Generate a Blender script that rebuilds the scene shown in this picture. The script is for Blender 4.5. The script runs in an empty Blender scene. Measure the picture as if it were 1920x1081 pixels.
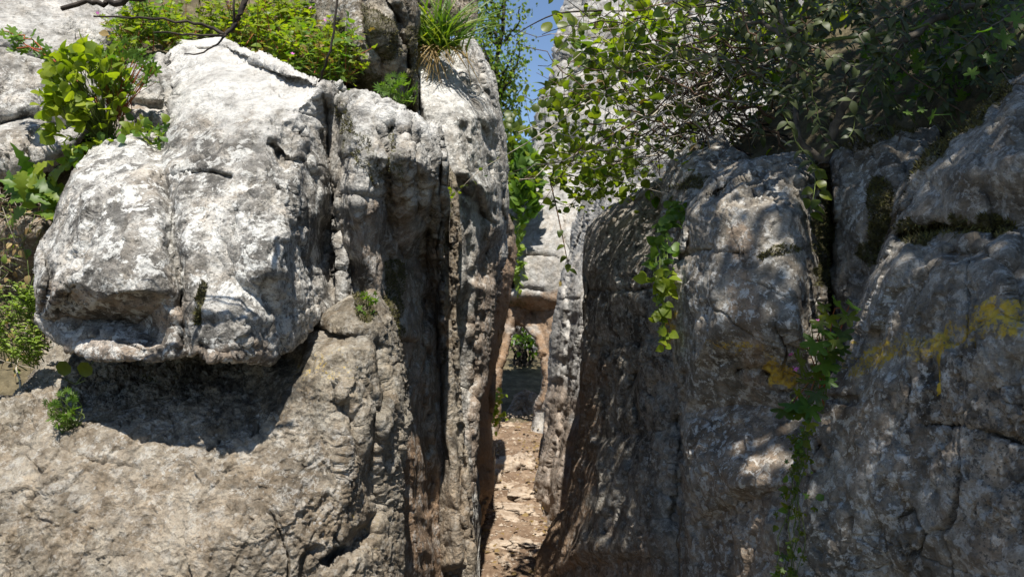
import bpy, math, random
import numpy as np
from mathutils import Vector, Matrix
from mathutils.geometry import delaunay_2d_cdt

# ------------------------------------------------------------------ camera, sky, sun, exposure
scene = bpy.context.scene
COL = scene.collection
CZ = 1.6                     # eye height
FPX = 28.0 / 36.0 * 1920.0   # focal length in photograph pixels
cam = bpy.data.cameras.new('camera')
cam.lens = 28.0; cam.sensor_width = 36.0; cam.clip_start = 0.02; cam.clip_end = 1000.0
cam.dof.use_dof = True; cam.dof.focus_distance = 2.2; cam.dof.aperture_fstop = 9.0
camo = bpy.data.objects.new('camera', cam); COL.objects.link(camo)
camo.location = (0, 0, CZ); camo.rotation_euler = (math.radians(90), 0, 0)
scene.camera = camo

SUN = Vector((0.045, -0.44, 0.893)).normalized()      # towards the sun
world = bpy.data.worlds.new('World'); scene.world = world; world.use_nodes = True
wn = world.node_tree.nodes; wl = world.node_tree.links
bg = wn['Background']; sky = wn.new('ShaderNodeTexSky')
sky.sky_type = 'NISHITA'; sky.sun_disc = False
sky.sun_elevation = math.asin(SUN.z); sky.sun_rotation = math.atan2(SUN.x, SUN.y)
sky.altitude = 1800; sky.air_density = 1.0; sky.dust_density = 0.05; sky.ozone_density = 2.0
wl.new(sky.outputs[0], bg.inputs[0]); bg.inputs[1].default_value = 0.095
sl = bpy.data.lights.new('sun', 'SUN'); sl.energy = 5.0; sl.angle = math.radians(0.5); sl.color = (1.0, 0.955, 0.88)
so = bpy.data.objects.new('sun', sl); COL.objects.link(so)
so.rotation_euler = SUN.to_track_quat('Z', 'Y').to_euler(); so.location = (-2, -6, 12)
scene.view_settings.view_transform = 'Standard'; scene.view_settings.look = 'None'
scene.view_settings.exposure = 0.7; scene.view_settings.gamma = 1.0
scene.view_settings.use_curve_mapping = False

# ------------------------------------------------------------------ helpers
rng = np.random.default_rng(7); random.seed(7)
def W(px, py, d):
    """point seen at photograph pixel (px, py) at distance d along the view axis"""
    return Vector(((px - 960.0) / FPX * d, d, CZ + (540.5 - py) / FPX * d))

_perm = np.random.default_rng(3).permutation(256).astype(np.int32); _perm = np.concatenate([_perm, _perm, _perm])
_g = np.array([(1,1,0),(-1,1,0),(1,-1,0),(-1,-1,0),(1,0,1),(-1,0,1),(1,0,-1),(-1,0,-1),(0,1,1),(0,-1,1),(0,1,-1),(0,-1,-1),(1,1,0),(-1,1,0),(0,-1,1),(0,-1,-1)], np.float32)
def perlin(p):
    i = np.floor(p).astype(np.int32); f = (p - i).astype(np.float32); i &= 255
    u = f * f * f * (f * (f * 6 - 15) + 10)
    out = np.zeros(len(p), np.float32)
    for a in (0, 1):
        wx = u[:, 0] if a else 1 - u[:, 0]; A = _perm[i[:, 0] + a]
        for b in (0, 1):
            wy = u[:, 1] if b else 1 - u[:, 1]; B = _perm[A + i[:, 1] + b]
            for c in (0, 1):
                wz = u[:, 2] if c else 1 - u[:, 2]
                g = _g[_perm[B + i[:, 2] + c] & 15]
                out += wx * wy * wz * (g[:, 0] * (f[:, 0] - a) + g[:, 1] * (f[:, 1] - b) + g[:, 2] * (f[:, 2] - c))
    return out
def fbm(p, o=4, gain=0.5):
    r = np.zeros(len(p), np.float32); a = 1.0; q = np.array(p, np.float32)
    for k in range(o):
        r += a * perlin(q + k * 17.3); a *= gain; q = q * 2.03
    return r
def ridged(p, o=3):
    r = np.zeros(len(p), np.float32); a = 1.0; q = np.array(p, np.float32)
    for k in range(o):
        r += a * (1 - 2 * np.abs(perlin(q + k * 9.1))); a *= 0.5; q = q * 2.1
    return r
def chips(p, seed=0):
    """flat chipped facets: every cell is a little tilted plane, with a step at its border"""
    i = np.floor(p).astype(np.int32); best = np.full(len(p), 9e9, np.float32); val = np.zeros(len(p), np.float32)
    for a in (-1, 0, 1):
        for b in (-1, 0, 1):
            for c in (-1, 0, 1):
                j = (i + np.array((a, b, c), np.int32)); jm = j & 255
                h = _perm[_perm[_perm[jm[:, 0]] + jm[:, 1]] + jm[:, 2]]
                h2 = _perm[h + 37 + seed]; h3 = _perm[h2 + 11]; h4 = _perm[h3 + 5]
                o = np.stack([h, h2, h3], 1) / 255.0
                dlt = p - (j + o)
                dd = (dlt * dlt).sum(1)
                m = dd < best
                g = _g[h4[m] & 15]
                val[m] = (dlt[m] * g).sum(1) * 0.9 + (h4[m] / 255.0 - .5) * 0.5
                best[m] = dd[m]
    return val
def smooth(a, b, x):
    t = np.clip((x - a) / (b - a), 0, 1); return t * t * (3 - 2 * t)
def seg_dist(X, Y, pts):
    d = np.full(X.shape, 1e9, np.float32)
    for (x0, y0), (x1, y1) in zip(pts[:-1], pts[1:]):
        vx, vy = x1 - x0, y1 - y0; L = vx * vx + vy * vy + 1e-9
        t = np.clip(((X - x0) * vx + (Y - y0) * vy) / L, 0, 1)
        d = np.minimum(d, np.hypot(X - x0 - t * vx, Y - y0 - t * vy))
    return d
def poly_sdf(X, Y, poly):
    P = list(poly); d = seg_dist(X, Y, P + P[:1]); ins = np.zeros(X.shape, bool)
    for (x0, y0), (x1, y1) in zip(P, P[1:] + P[:1]):
        if y0 == y1: continue
        c = ((y0 > Y) != (y1 > Y)) & (X < (x1 - x0) * (Y - y0) / (y1 - y0) + x0); ins ^= c
    return np.where(ins, -d, d)
def tps(ctl):
    c = np.array(ctl, np.float64); xy = c[:, :2] / 500.0; n = len(c)
    r = np.linalg.norm(xy[:, None] - xy[None], axis=2); K = np.where(r > 0, r * r * np.log(r + 1e-12), 0) + np.eye(n) * 2e-3
    A = np.zeros((n + 3, n + 3)); A[:n, :n] = K; A[:n, n] = 1; A[:n, n + 1:] = xy; A[n, :n] = 1; A[n + 1:, :n] = xy.T
    w = np.linalg.solve(A, np.concatenate([c[:, 2], np.zeros(3)]))
    def ev(X, Y):
        o = w[n] + w[n + 1] * X / 500.0 + w[n + 2] * Y / 500.0
        for k in range(n):
            rr = (X / 500.0 - xy[k, 0]) ** 2 + (Y / 500.0 - xy[k, 1]) ** 2
            o = o + w[k] * 0.5 * rr * np.log(rr + 1e-12)
        return o
    return ev

def facets(ctl, X, Y, D0):
    """flat facets between the control points (D0 outside them)"""
    pts = [Vector((c[0], c[1])) for c in ctl]; out = D0.copy()
    vs, _, fs, ov, _, _ = delaunay_2d_cdt(pts, [], [], 0, 1e-4)
    dep = [ctl[o[0]][2] for o in ov]
    for f in fs:
        (x0, y0), (x1, y1), (x2, y2) = [vs[i] for i in f]; d0, d1, d2 = [dep[i] for i in f]
        det = (y1 - y2) * (x0 - x2) + (x2 - x1) * (y0 - y2)
        if abs(det) < 1e-6: continue
        m = (X >= min(x0, x1, x2)) & (X <= max(x0, x1, x2)) & (Y >= min(y0, y1, y2)) & (Y <= max(y0, y1, y2))
        if not m.any(): continue
        xx, yy = X[m], Y[m]; a = ((y1 - y2) * (xx - x2) + (x2 - x1) * (yy - y2)) / det; b = ((y2 - y0) * (xx - x2) + (x0 - x2) * (yy - y2)) / det; c = 1 - a - b
        ins = (a >= -1e-6) & (b >= -1e-6) & (c >= -1e-6)
        t = out[m]; t[ins] = (a * d0 + b * d1 + c * d2)[ins]; out[m] = t
    return out

def tag(o, label=None, cat=None, group=None, kind=None):
    if label: o['label'] = label
    if cat: o['category'] = cat
    if group: o['group'] = group
    if kind: o['kind'] = kind
    return o
def empty(name, loc):
    o = bpy.data.objects.new(name, None); o.empty_display_size = 0.1; COL.objects.link(o); o.location = loc; return o
def mesh_np(name, V, quads, tris, mat, smooth_sh=True, cols=None):
    me = bpy.data.meshes.new(name)
    V = np.asarray(V, np.float32); nq, nt = len(quads), len(tris)
    me.vertices.add(len(V)); me.vertices.foreach_set('co', V.ravel())
    loops = np.concatenate([np.asarray(quads, np.int32).ravel(), np.asarray(tris, np.int32).ravel()]).astype(np.int32)
    me.loops.add(len(loops)); me.loops.foreach_set('vertex_index', loops)
    st = np.concatenate([np.arange(nq) * 4, nq * 4 + np.arange(nt) * 3]).astype(np.int32)
    me.polygons.add(nq + nt); me.polygons.foreach_set('loop_start', st)
    me.polygons.foreach_set('use_smooth', np.full(nq + nt, smooth_sh))
    if cols:
        for nm, c in cols.items():
            a = me.attributes.new(nm, 'FLOAT_COLOR', 'POINT'); a.data.foreach_set('color', np.asarray(c, np.float32).ravel())
    me.update(calc_edges=True); me.validate()
    if mat: me.materials.append(mat)
    return me
def link(name, me, parent=None, loc=(0, 0, 0)):
    o = bpy.data.objects.new(name, me); COL.objects.link(o); o.location = loc
    if parent: o.parent = parent
    return o

# ------------------------------------------------------------------ materials
def new_mat(name):
    m = bpy.data.materials.new(name); m.use_nodes = True
    nt = m.node_tree; nt.nodes.clear(); return m, nt
class NB:
    """small node-building helper"""
    def __init__(s, nt): s.nt = nt
    def n(s, t, **kw):
        o = s.nt.nodes.new(t)
        for k, v in kw.items():
            if k.startswith('_'): setattr(o, k[1:], v)
            else: o.inputs[k.replace('__', ' ')].default_value = v
        return o
    def l(s, a, b): s.nt.links.new(a, b)
    def noise(s, co, scale, detail=6, rough=0.55, dist=0.0):
        o = s.n('ShaderNodeTexNoise', Scale=scale, Detail=detail, Roughness=rough, Distortion=dist); s.l(co, o.inputs['Vector']); return o.outputs[0]
    def ramp(s, fac, stops, interp='LINEAR'):
        o = s.n('ShaderNodeValToRGB'); o.color_ramp.interpolation = interp; e = o.color_ramp.elements
        while len(e) < len(stops): e.new(0.5)
        for k, (p, c) in enumerate(stops):
            e[k].position = p; e[k].color = (c, c, c, 1) if isinstance(c, (int, float)) else (*c, 1)
        s.l(fac, o.inputs[0]); return o.outputs[0]
    def mix(s, fac, a, b, mode='MIX'):
        o = s.n('ShaderNodeMix', _data_type='RGBA', _blend_type=mode)
        for k, v in ((0, fac), (6, a), (7, b)):
            if hasattr(v, 'is_output'): s.l(v, o.inputs[k])
            elif isinstance(v, (int, float)): o.inputs[k].default_value = v if k == 0 else (v, v, v, 1)
            else: o.inputs[k].default_value = (*v, 1)
        return o.outputs[2]
    def math(s, op, a, b=0.0, clamp=False):
        o = s.n('ShaderNodeMath', _operation=op, _use_clamp=clamp)
        for k, v in ((0, a), (1, b)):
            if hasattr(v, 'is_output'): s.l(v, o.inputs[k])
            else: o.inputs[k].default_value = v
        return o.outputs[0]

def rock_material(name, dark, mid, light, lichen=0.5, lscale=17.0, brown=(0.215, 0.14, 0.085), bumpd=0.012):
    m, nt = new_mat(name); b = NB(nt)
    co = b.n('ShaderNodeTexCoord').outputs['Object']
    at = b.n('ShaderNodeAttribute', _attribute_name='wear'); sp = b.n('ShaderNodeSeparateColor'); b.l(at.outputs['Color'], sp.inputs[0])
    moss, yel, och = sp.outputs[0], sp.outputs[1], sp.outputs[2]
    at2 = b.n('ShaderNodeAttribute', _attribute_name='crust'); sp2 = b.n('ShaderNodeSeparateColor'); b.l(at2.outputs['Color'], sp2.inputs[0])
    whi, blk, psun = sp2.outputs[0], sp2.outputs[1], sp2.outputs[2]  # third channel holds painted sunlight, not crust
    mp = b.n('ShaderNodeMapping'); mp.inputs['Scale'].default_value = (1, 1, .45); b.l(co, mp.inputs[0]); cov = mp.outputs[0]
    n1 = b.noise(cov, 5.0, 4, .6); n2 = b.noise(co, 21.0, 6, .68); n3 = b.noise(co, 115.0, 4, .68); n4 = b.noise(cov, 11.0, 5, .65, .6)
    t = b.math('ADD', b.math('ADD', b.math('MULTIPLY', n1, .34), b.math('MULTIPLY', n2, .40)), b.math('MULTIPLY', n3, .26))
    base = b.ramp(t, [(.36, dark), (.465, mid), (.55, light), (.66, tuple(min(.8, c * 1.15) for c in light))])
    # warm iron tint in patches
    base = b.mix(b.ramp(n4, [(.46, 0.0), (.66, .55)]), base, b.mix(1.0, base, (1.0, .87, .72), 'MULTIPLY'))
    base = b.mix(b.math('MULTIPLY', psun, b.ramp(n2, [(.3, .45), (.5, 1.0)])), base, (.66, .645, .61))  # sunlit white of the rock tops, painted into the base colour
    # ochre stain from the soil
    ochc = b.mix(n2, brown, tuple(c * 1.7 for c in brown))
    base = b.mix(b.math('MULTIPLY', och, b.ramp(n1, [(.25, .75), (.6, 1.0)])), base, ochc)
    # crusty lichens, black then white
    bl = b.math('MULTIPLY', b.ramp(b.noise(co, 9.0, 7, .72), [(.47, 0.0), (.56, 1.0)]), blk)
    base = b.mix(b.math('MULTIPLY', bl, .88), base, (.035, .033, .030))
    sm = b.math('MULTIPLY', b.ramp(n3, [(.54, 0.0), (.60, 1.0)]), b.math('ADD', b.math('MULTIPLY', blk, .7), .2))
    base = b.mix(sm, base, (.06, .056, .05))
    wn_ = b.noise(co, lscale, 7, .74, .3)
    wl_ = b.math('MULTIPLY', b.ramp(wn_, [(.525, 0.0), (.56, 1.0)]), b.math('MULTIPLY', whi, b.ramp(n3, [(.36, .35), (.52, 1.0)])))
    base = b.mix(b.math('MULTIPLY', wl_, lichen), base, (.66, .65, .61))
    vo = b.n('ShaderNodeTexVoronoi', Scale=42.0); b.l(co, vo.inputs['Vector'])
    spot = b.math('MULTIPLY', b.ramp(vo.outputs[0], [(.14, 1.0), (.20, 0.0)]), b.math('MULTIPLY', whi, b.ramp(n4, [(.5, 0.), (.6, 1.)])))
    base = b.mix(b.math('MULTIPLY', spot, .7), base, (.62, .61, .58))
    # yellow crust / faded paint
    yb = b.ramp(b.math('MULTIPLY', b.math('ADD', b.math('MULTIPLY', yel, .5), b.math('ADD', b.math('MULTIPLY', n2, .75), n3)), .5), [(.575, 0.0), (.655, .88)])
    yb = b.math('MULTIPLY', yb, b.ramp(yel, [(.03, 0.), (.12, 1.)]))
    base = b.mix(yb, base, b.mix(b.ramp(n2, [(.35, 0.), (.65, 1.)]), (.24, .15, .02), (.60, .41, .04)))
    # moss
    mm = b.math('MULTIPLY', b.ramp(b.math('MULTIPLY', b.math('ADD', b.math('MULTIPLY', moss, .45), b.math('ADD', b.math('MULTIPLY', n2, .7), b.math('MULTIPLY', n3, .6))), .5), [(.43, 0.0), (.53, .95)]), b.ramp(moss, [(.03, 0.), (.15, 1.)]))
    base = b.mix(mm, base, b.mix(n3, (.014, .015, .006), (.085, .075, .020)))
    hb = b.math('ADD', b.math('MULTIPLY', b.noise(co, 46.0, 6, .68), 1.0), 0.0)
    vp = b.n('ShaderNodeTexVoronoi', Scale=60.0, Randomness=1.0); b.l(co, vp.inputs['Vector'])
    hb = b.math('ADD', hb, b.math('MULTIPLY', vp.outputs[0], .35))
    bu = b.n('ShaderNodeBump', Strength=.85, Distance=bumpd); b.l(hb, bu.inputs['Height'])
    pr = b.n('ShaderNodeBsdfPrincipled', Roughness=.93); pr.inputs['Specular IOR Level'].default_value = .22
    b.l(base, pr.inputs['Base Color']); b.l(bu.outputs[0], pr.inputs['Normal'])
    out = b.n('ShaderNodeOutputMaterial'); b.l(pr.outputs[0], out.inputs[0]); return m

M_PALE = rock_material('pale_limestone', (.095, .088, .078), (.26, .244, .218), (.50, .482, .445), .9, 17.0, bumpd=.02)
M_TAN = rock_material('tan_limestone', (.058, .047, .033), (.185, .157, .118), (.37, .33, .265), .5, 26.0, bumpd=.026)
M_GREY = rock_material('grey_limestone', (.062, .052, .041), (.19, .166, .134), (.35, .32, .272), .7, 34.0)
M_FAR = rock_material('far_limestone', (.14, .132, .122), (.29, .28, .262), (.47, .455, .43), .5)

def soil_material(name, c0, c1, c2, scale=9.0):
    m, nt = new_mat(name); b = NB(nt); co = b.n('ShaderNodeTexCoord').outputs['Object']
    a = b.noise(co, scale, 9, .65); c = b.noise(co, scale * 9, 6, .6)
    base = b.ramp(a, [(.3, c0), (.5, c1), (.68, c2)])
    base = b.mix(b.ramp(c, [(.55, 0.), (.66, .7)]), base, c2)
    bu = b.n('ShaderNodeBump', Strength=.8, Distance=.015); b.l(b.math('ADD', a, b.math('MULTIPLY', c, .5)), bu.inputs['Height'])
    pr = b.n('ShaderNodeBsdfPrincipled', Roughness=.95); pr.inputs['Specular IOR Level'].default_value = .15
    b.l(base, pr.inputs['Base Color']); b.l(bu.outputs[0], pr.inputs['Normal'])
    out = b.n('ShaderNodeOutputMaterial'); b.l(pr.outputs[0], out.inputs[0]); return m
M_SOIL = soil_material('forest_soil', (.035, .028, .018), (.09, .075, .045), (.17, .14, .085))
M_PATH = soil_material('trodden_earth', (.095, .062, .040), (.165, .112, .074), (.27, .20, .138), 7.0)

def moss_material():
    m, nt = new_mat('moss'); b = NB(nt); co = b.n('ShaderNodeTexCoord').outputs['Object']
    pr = b.n('ShaderNodeBsdfPrincipled', Roughness=.9); b.l(b.ramp(b.noise(co, 60.0, 3), [(.35, (.022, .020, .007)), (.52, (.075, .066, .016)), (.7, (.13, .125, .025))]), pr.inputs['Base Color'])
    out = b.n('ShaderNodeOutputMaterial'); b.l(pr.outputs[0], out.inputs[0]); return m
M_MOSS = moss_material()
# ------------------------------------------------------------------ rocks
FINE = 2.2
def axis(lo, hi, vis0, vis1, fine):
    a = []
    if lo < vis0: a += list(np.arange(lo, min(vis0, hi), 16.0))
    s, e = max(lo, vis0), min(hi, vis1)
    if e > s: a += list(np.arange(s, e, fine))
    if hi > vis1: a += list(np.arange(max(vis1, lo), hi + 16, 16.0))
    else: a.append(e + fine)
    return np.array(a, np.float64)

def rock(name, poly, ctl, mat, R=0.12, Rd=None, thick=0.8, holes=(), grooves=(), wear=(), ochre=0.0, white=.5, black=.5,
         amp=1.0, flute=1.0, chip=1.0, edge=5.0, seed=0, contract=.75, fine=FINE, strata=0.0, fscale=1.0, flake=0.0, pits=1.0, big=1.0, zs=1.0, facet=.85, mossy=True, parent=None, ochre_z=None):
    """A rock: its outline, the distance of points on its face, and its thickness behind; weathered by noise in metres."""
    P = np.array(poly, float); lo = P.min(0) - 8; hi = P.max(0) + 8
    gx = axis(lo[0], hi[0], -60, 1980, fine); gy = axis(lo[1], hi[1], -60, 1140, fine)
    X, Y = np.meshgrid(gx, gy); shp = X.shape
    sd = poly_sdf(X, Y, poly)
    for h in holes: sd = np.maximum(sd, -poly_sdf(X, Y, h))
    q = np.stack([X.ravel() / 60.0, Y.ravel() / 60.0, np.full(X.size, seed * 3.7)], 1)
    sd = sd + edge * fbm(q, 4, .6).reshape(shp)
    # snap near-outline grid points onto the outline
    sy, sx = np.gradient(sd); sx /= np.gradient(X, axis=1); sy /= np.gradient(Y, axis=0)
    g2 = np.maximum(np.hypot(sx, sy), .3)
    cell = np.maximum(np.gradient(X, axis=1), np.gradient(Y, axis=0))
    inc = sd < 0.45 * cell; nr = np.abs(sd) < 0.55 * cell
    Xs = np.where(nr & inc, X - sd * sx / g2 ** 2, X); Ys = np.where(nr & inc, Y - sd * sy / g2 ** 2, Y)
    sdc = np.minimum(np.where(nr, 0, sd), 0)
    wq = np.stack([X.ravel() / 110., Y.ravel() / 110., np.full(X.size, 1.5 + seed)], 1)
    wx_ = (14 * fbm(wq, 4)).reshape(shp); wy_ = (14 * fbm(wq + 40, 4)).reshape(shp)     # crooked facet edges
    D = tps(ctl)(Xs, Ys)
    D = D * (1 - facet) + facet * facets(ctl, Xs + wx_, Ys + wy_, D)
    wob = (8 * fbm(np.stack([X.ravel() / 40., Y.ravel() / 40., np.full(X.size, 5.5 + seed)], 1), 3)).reshape(shp)
    for g in grooves:
        pts, wd, dp = g[:3]
        dd = seg_dist(Xs + wob, Ys + wob * .5, pts) / wd
        D = D + dp * np.exp(-dd * dd * 1.2) if len(g) < 4 else D + dp * np.clip(1 - dd, 0, 1)
    Rd = R if Rd is None else Rd
    s = np.clip(-sdc * D / FPX / R, 0, 1)
    D = D + Rd * (1 - np.sqrt(np.clip(1 - (1 - s) ** 2, 0, 1)))
    keep = inc[:-1, :-1] & inc[1:, :-1] & inc[:-1, 1:] & inc[1:, 1:]
    idx = np.full(shp, -1, np.int64)
    used = np.zeros(shp, bool); used[:-1, :-1] |= keep; used[1:, :-1] |= keep; used[:-1, 1:] |= keep; used[1:, 1:] |= keep
    idx[used] = np.arange(used.sum())
    x, y, d = Xs[used], Ys[used], D[used]
    V = np.stack([(x - 960) / FPX * d, d, CZ + (540.5 - y) / FPX * d], 1).astype(np.float32)
    Q = np.stack([idx[:-1, :-1][keep], idx[1:, :-1][keep], idx[1:, 1:][keep], idx[:-1, 1:][keep]], 1)
    # normals of the smooth face
    n = np.cross(V[Q[:, 2]] - V[Q[:, 0]], V[Q[:, 3]] - V[Q[:, 1]])
    N = np.zeros_like(V)
    for k in range(4): np.add.at(N, Q[:, k], n)
    N /= np.linalg.norm(N, axis=1, keepdims=True) + 1e-12
    if (N * V).sum(1).mean() - CZ * N[:, 2].mean() > 0: N = -N; Q = Q[:, ::-1]
    # weathering
    p = (V + seed * 1.37) * np.array((1, 1, zs), np.float32)
    k = fscale
    cam_dir = V - np.array((0, 0, CZ), np.float32); cam_dir /= np.linalg.norm(cam_dir, axis=1, keepdims=True)
    face = np.clip(np.abs((N * cam_dir).sum(1)) * 3.0, .15, 1)          # finer relief fades on faces the grid samples too thinly
    h = big * (0.011 * fbm(p * 2.0 * k, 3) + 0.013 * chips(p * np.array((2.3, 2.3, 1.5), np.float32) * k + (.22 * fbm(p * 3 * k, 3))[:, None], seed + 9)) / k
    warp = fbm(p * 2.5 * k, 2)
    fl = p * np.array((6.5, 6.5, .9), np.float32) * k; fl[:, :2] += (.6 * warp)[:, None]
    h += flute * 0.014 / k * ridged(fl, 3) * (.5 + .5 * face)
    c1 = (p * 4.6 * k + (.3 * fbm(p * 5 * k, 3))[:, None]) * np.array((1, 1, .7), np.float32)
    h += chip * 0.008 / k * chips(c1, seed) * face
    patch = np.clip(.35 + 1.6 * fbm(p * 2.6 * k + 7, 3), 0, 1)              # rough and smooth patches
    fine_h = chip * 0.0065 * patch * chips(p * np.array((15, 15, 10), np.float32) * k + (.8 * fbm(p * 11 * k, 3))[:, None], seed + 3)
    r = fbm(p * 12 * k, 4, .55); fine_h += 0.0024 * r
    if flake:
        a = p @ np.array(((.62, -.2, .76), (.3, .95, 0), (-.74, .2, .64)), np.float32).T
        fine_h += flake * .009 * ridged(a * np.array((8, 26, 40), np.float32) * k + (1.4 * r)[:, None], 3) * (.3 + .7 * patch)
    pit = fbm(p * np.array((34, 34, 14), np.float32) * k, 3, .6)
    fine_h -= pits * 0.028 * np.maximum(pit - .14, 0) * smooth(.45, .8, patch)
    h += fine_h / k * face
    vc = p * np.array((3.1, 3.1, .45), np.float32) * k; ck = np.abs(fbm(vc + 31 + (.12 * warp)[:, None], 3, .5))
    h -= 0.030 / k * np.clip(1 - ck / .014, 0, 1) ** .7 * smooth(-.05, .15, fbm(p * 1.7 * k + 12, 2)) * face
    bc = np.abs(fbm(p * np.array((.8, .8, 3.4), np.float32) * k + 57, 3, .5)); h -= 0.014 / k * np.clip(1 - bc / .010, 0, 1) * smooth(.0, .2, fbm(p * 1.9 * k + 22, 2)) * face
    if strata: h += strata * ridged(p * np.array((.5, .5, 3.2), np.float32) * k + (.25 * fbm(p * 1.5 * k, 3))[:, None], 3)
    V = V + N * (h * amp)[:, None]
    # wear attributes (things with a shape of their own: moss, yellow crust, soil stain, lichens), plus sunlight painted on the tops
    nz = fbm(np.stack([x / 45., y / 45., np.full(len(x), 2.2 + seed)], 1), 4, .6)
    wr = np.zeros((len(x), 4), np.float32); cr = np.zeros((len(x), 4), np.float32); wr[:, 3] = cr[:, 3] = 1
    wr[:, 2] = ochre; cr[:, 0] = white; cr[:, 1] = black
    if ochre_z:
        z0, z1, am = ochre_z; wr[:, 2] = np.maximum(wr[:, 2], am * smooth(z0, z1, V[:, 2] + .25 * nz))
    for (kind, pts, wd, st) in wear:
        dd = seg_dist(x, y, pts if len(pts) > 1 else pts * 2) / wd
        v = st * smooth(1.05, .45, dd + .55 * nz)
        if kind == 'moss': wr[:, 0] = np.maximum(wr[:, 0], v)
        elif kind == 'yellow': wr[:, 1] = np.maximum(wr[:, 1], v)
        elif kind == 'ochre': wr[:, 2] = np.maximum(wr[:, 2], v)
        elif kind == 'white': cr[:, 0] = np.clip(cr[:, 0] + v, 0, 1)
        elif kind == 'black': cr[:, 1] = np.clip(cr[:, 1] + v, 0, 1)
        elif kind == 'painted_sun': cr[:, 2] = np.maximum(cr[:, 2], v)
        elif kind == 'clean': cr *= (1 - v)[:, None]; cr[:, 3] = 1
    # closing the back
    E = np.concatenate([Q[:, [0, 1]], Q[:, [1, 2]], Q[:, [2, 3]], Q[:, [3, 0]]])
    key = np.minimum(E[:, 0], E[:, 1]) * (len(V) + 1) + np.maximum(E[:, 0], E[:, 1])
    _, inv, cnt = np.unique(key, return_inverse=True, return_counts=True)
    B = E[cnt[inv] == 1]
    ring = np.unique(B); rmap = np.full(len(V), -1); rmap[ring] = np.arange(len(ring))
    ray = V[ring] - np.array((0, 0, CZ), np.float32); ray /= np.linalg.norm(ray, axis=1, keepdims=True)
    dirv = ray * .75 + np.array((0, .25, 0)); cen = V[ring].mean(0)
    Vs = [V]; Qs = [Q]; prev = ring[rmap[B]]; base = len(V); extra = 0
    prevB = B
    for (tt, cc) in ((.2, .97), (.6, .5 + .5 * contract), (1.0, contract)):
        c0 = cen + dirv.mean(0) * thick * tt
        nv = (V[ring] + dirv * thick * tt - c0) * cc + c0
        nv += (.05 * thick * tt * fbm(nv * 2.5 + 3, 3))[:, None]
        Vs.append(nv.astype(np.float32)); nb = base + rmap[B]
        Qs.append(np.stack([prevB[:, 1], prevB[:, 0], nb[:, 0], nb[:, 1]], 1)); prevB = nb; base += len(ring); extra += len(ring)
    T = np.zeros((0, 3), np.int64)
    if not holes:
        Vs.append((cen + dirv.mean(0) * thick * 1.05)[None].astype(np.float32)); extra += 1
        T = np.stack([prevB[:, 1], prevB[:, 0], np.full(len(prevB), base)], 1)
    V = np.concatenate(Vs); Q = np.concatenate(Qs)
    e = np.zeros((extra, 4), np.float32); e[:, 3] = 1; e2 = e.copy(); e2[:, 0] = white; e2[:, 1] = black; e[:, 2] = ochre
    org = np.array((V[:, 0].mean(), V[:, 1].mean(), V[:, 2].min()), np.float32)
    me = mesh_np(name, V - org, Q, T, mat, True, {'wear': np.concatenate([wr, e]), 'crust': np.concatenate([cr, e2])})
    o = link(name, me, None, Vector(org))
    mi = np.nonzero(wr[:, 0] + .25 * nz > .55)[0]
    if mossy and len(mi) > 300:
        r2 = np.random.default_rng(seed); mi = mi[r2.random(len(mi)) < min(1, 7000 / len(mi))]
        B0 = V[mi] - org; L = (.006 + .010 * r2.random(len(mi)))[:, None]; N2 = N[mi] + .7 * r2.normal(size=(len(mi), 3)) + np.array((0, 0, .3)); N2 /= np.linalg.norm(N2, axis=1, keepdims=True)
        sd_ = np.cross(N2, r2.normal(size=(len(mi), 3))); sd_ /= np.linalg.norm(sd_, axis=1, keepdims=True) + 1e-9
        VV = np.stack([B0 - sd_ * .0022, B0 + sd_ * .0022, B0 + N2 * L], 1).reshape(-1, 3); TT = np.arange(len(VV)).reshape(-1, 3)
        mo = link('moss', mesh_np('moss', VV, np.zeros((0, 4), int), TT, M_MOSS, False), o); tag(mo, kind='stuff')
    if parent: o.parent = parent; o.location = Vector(org) - parent.location
    return o

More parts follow.
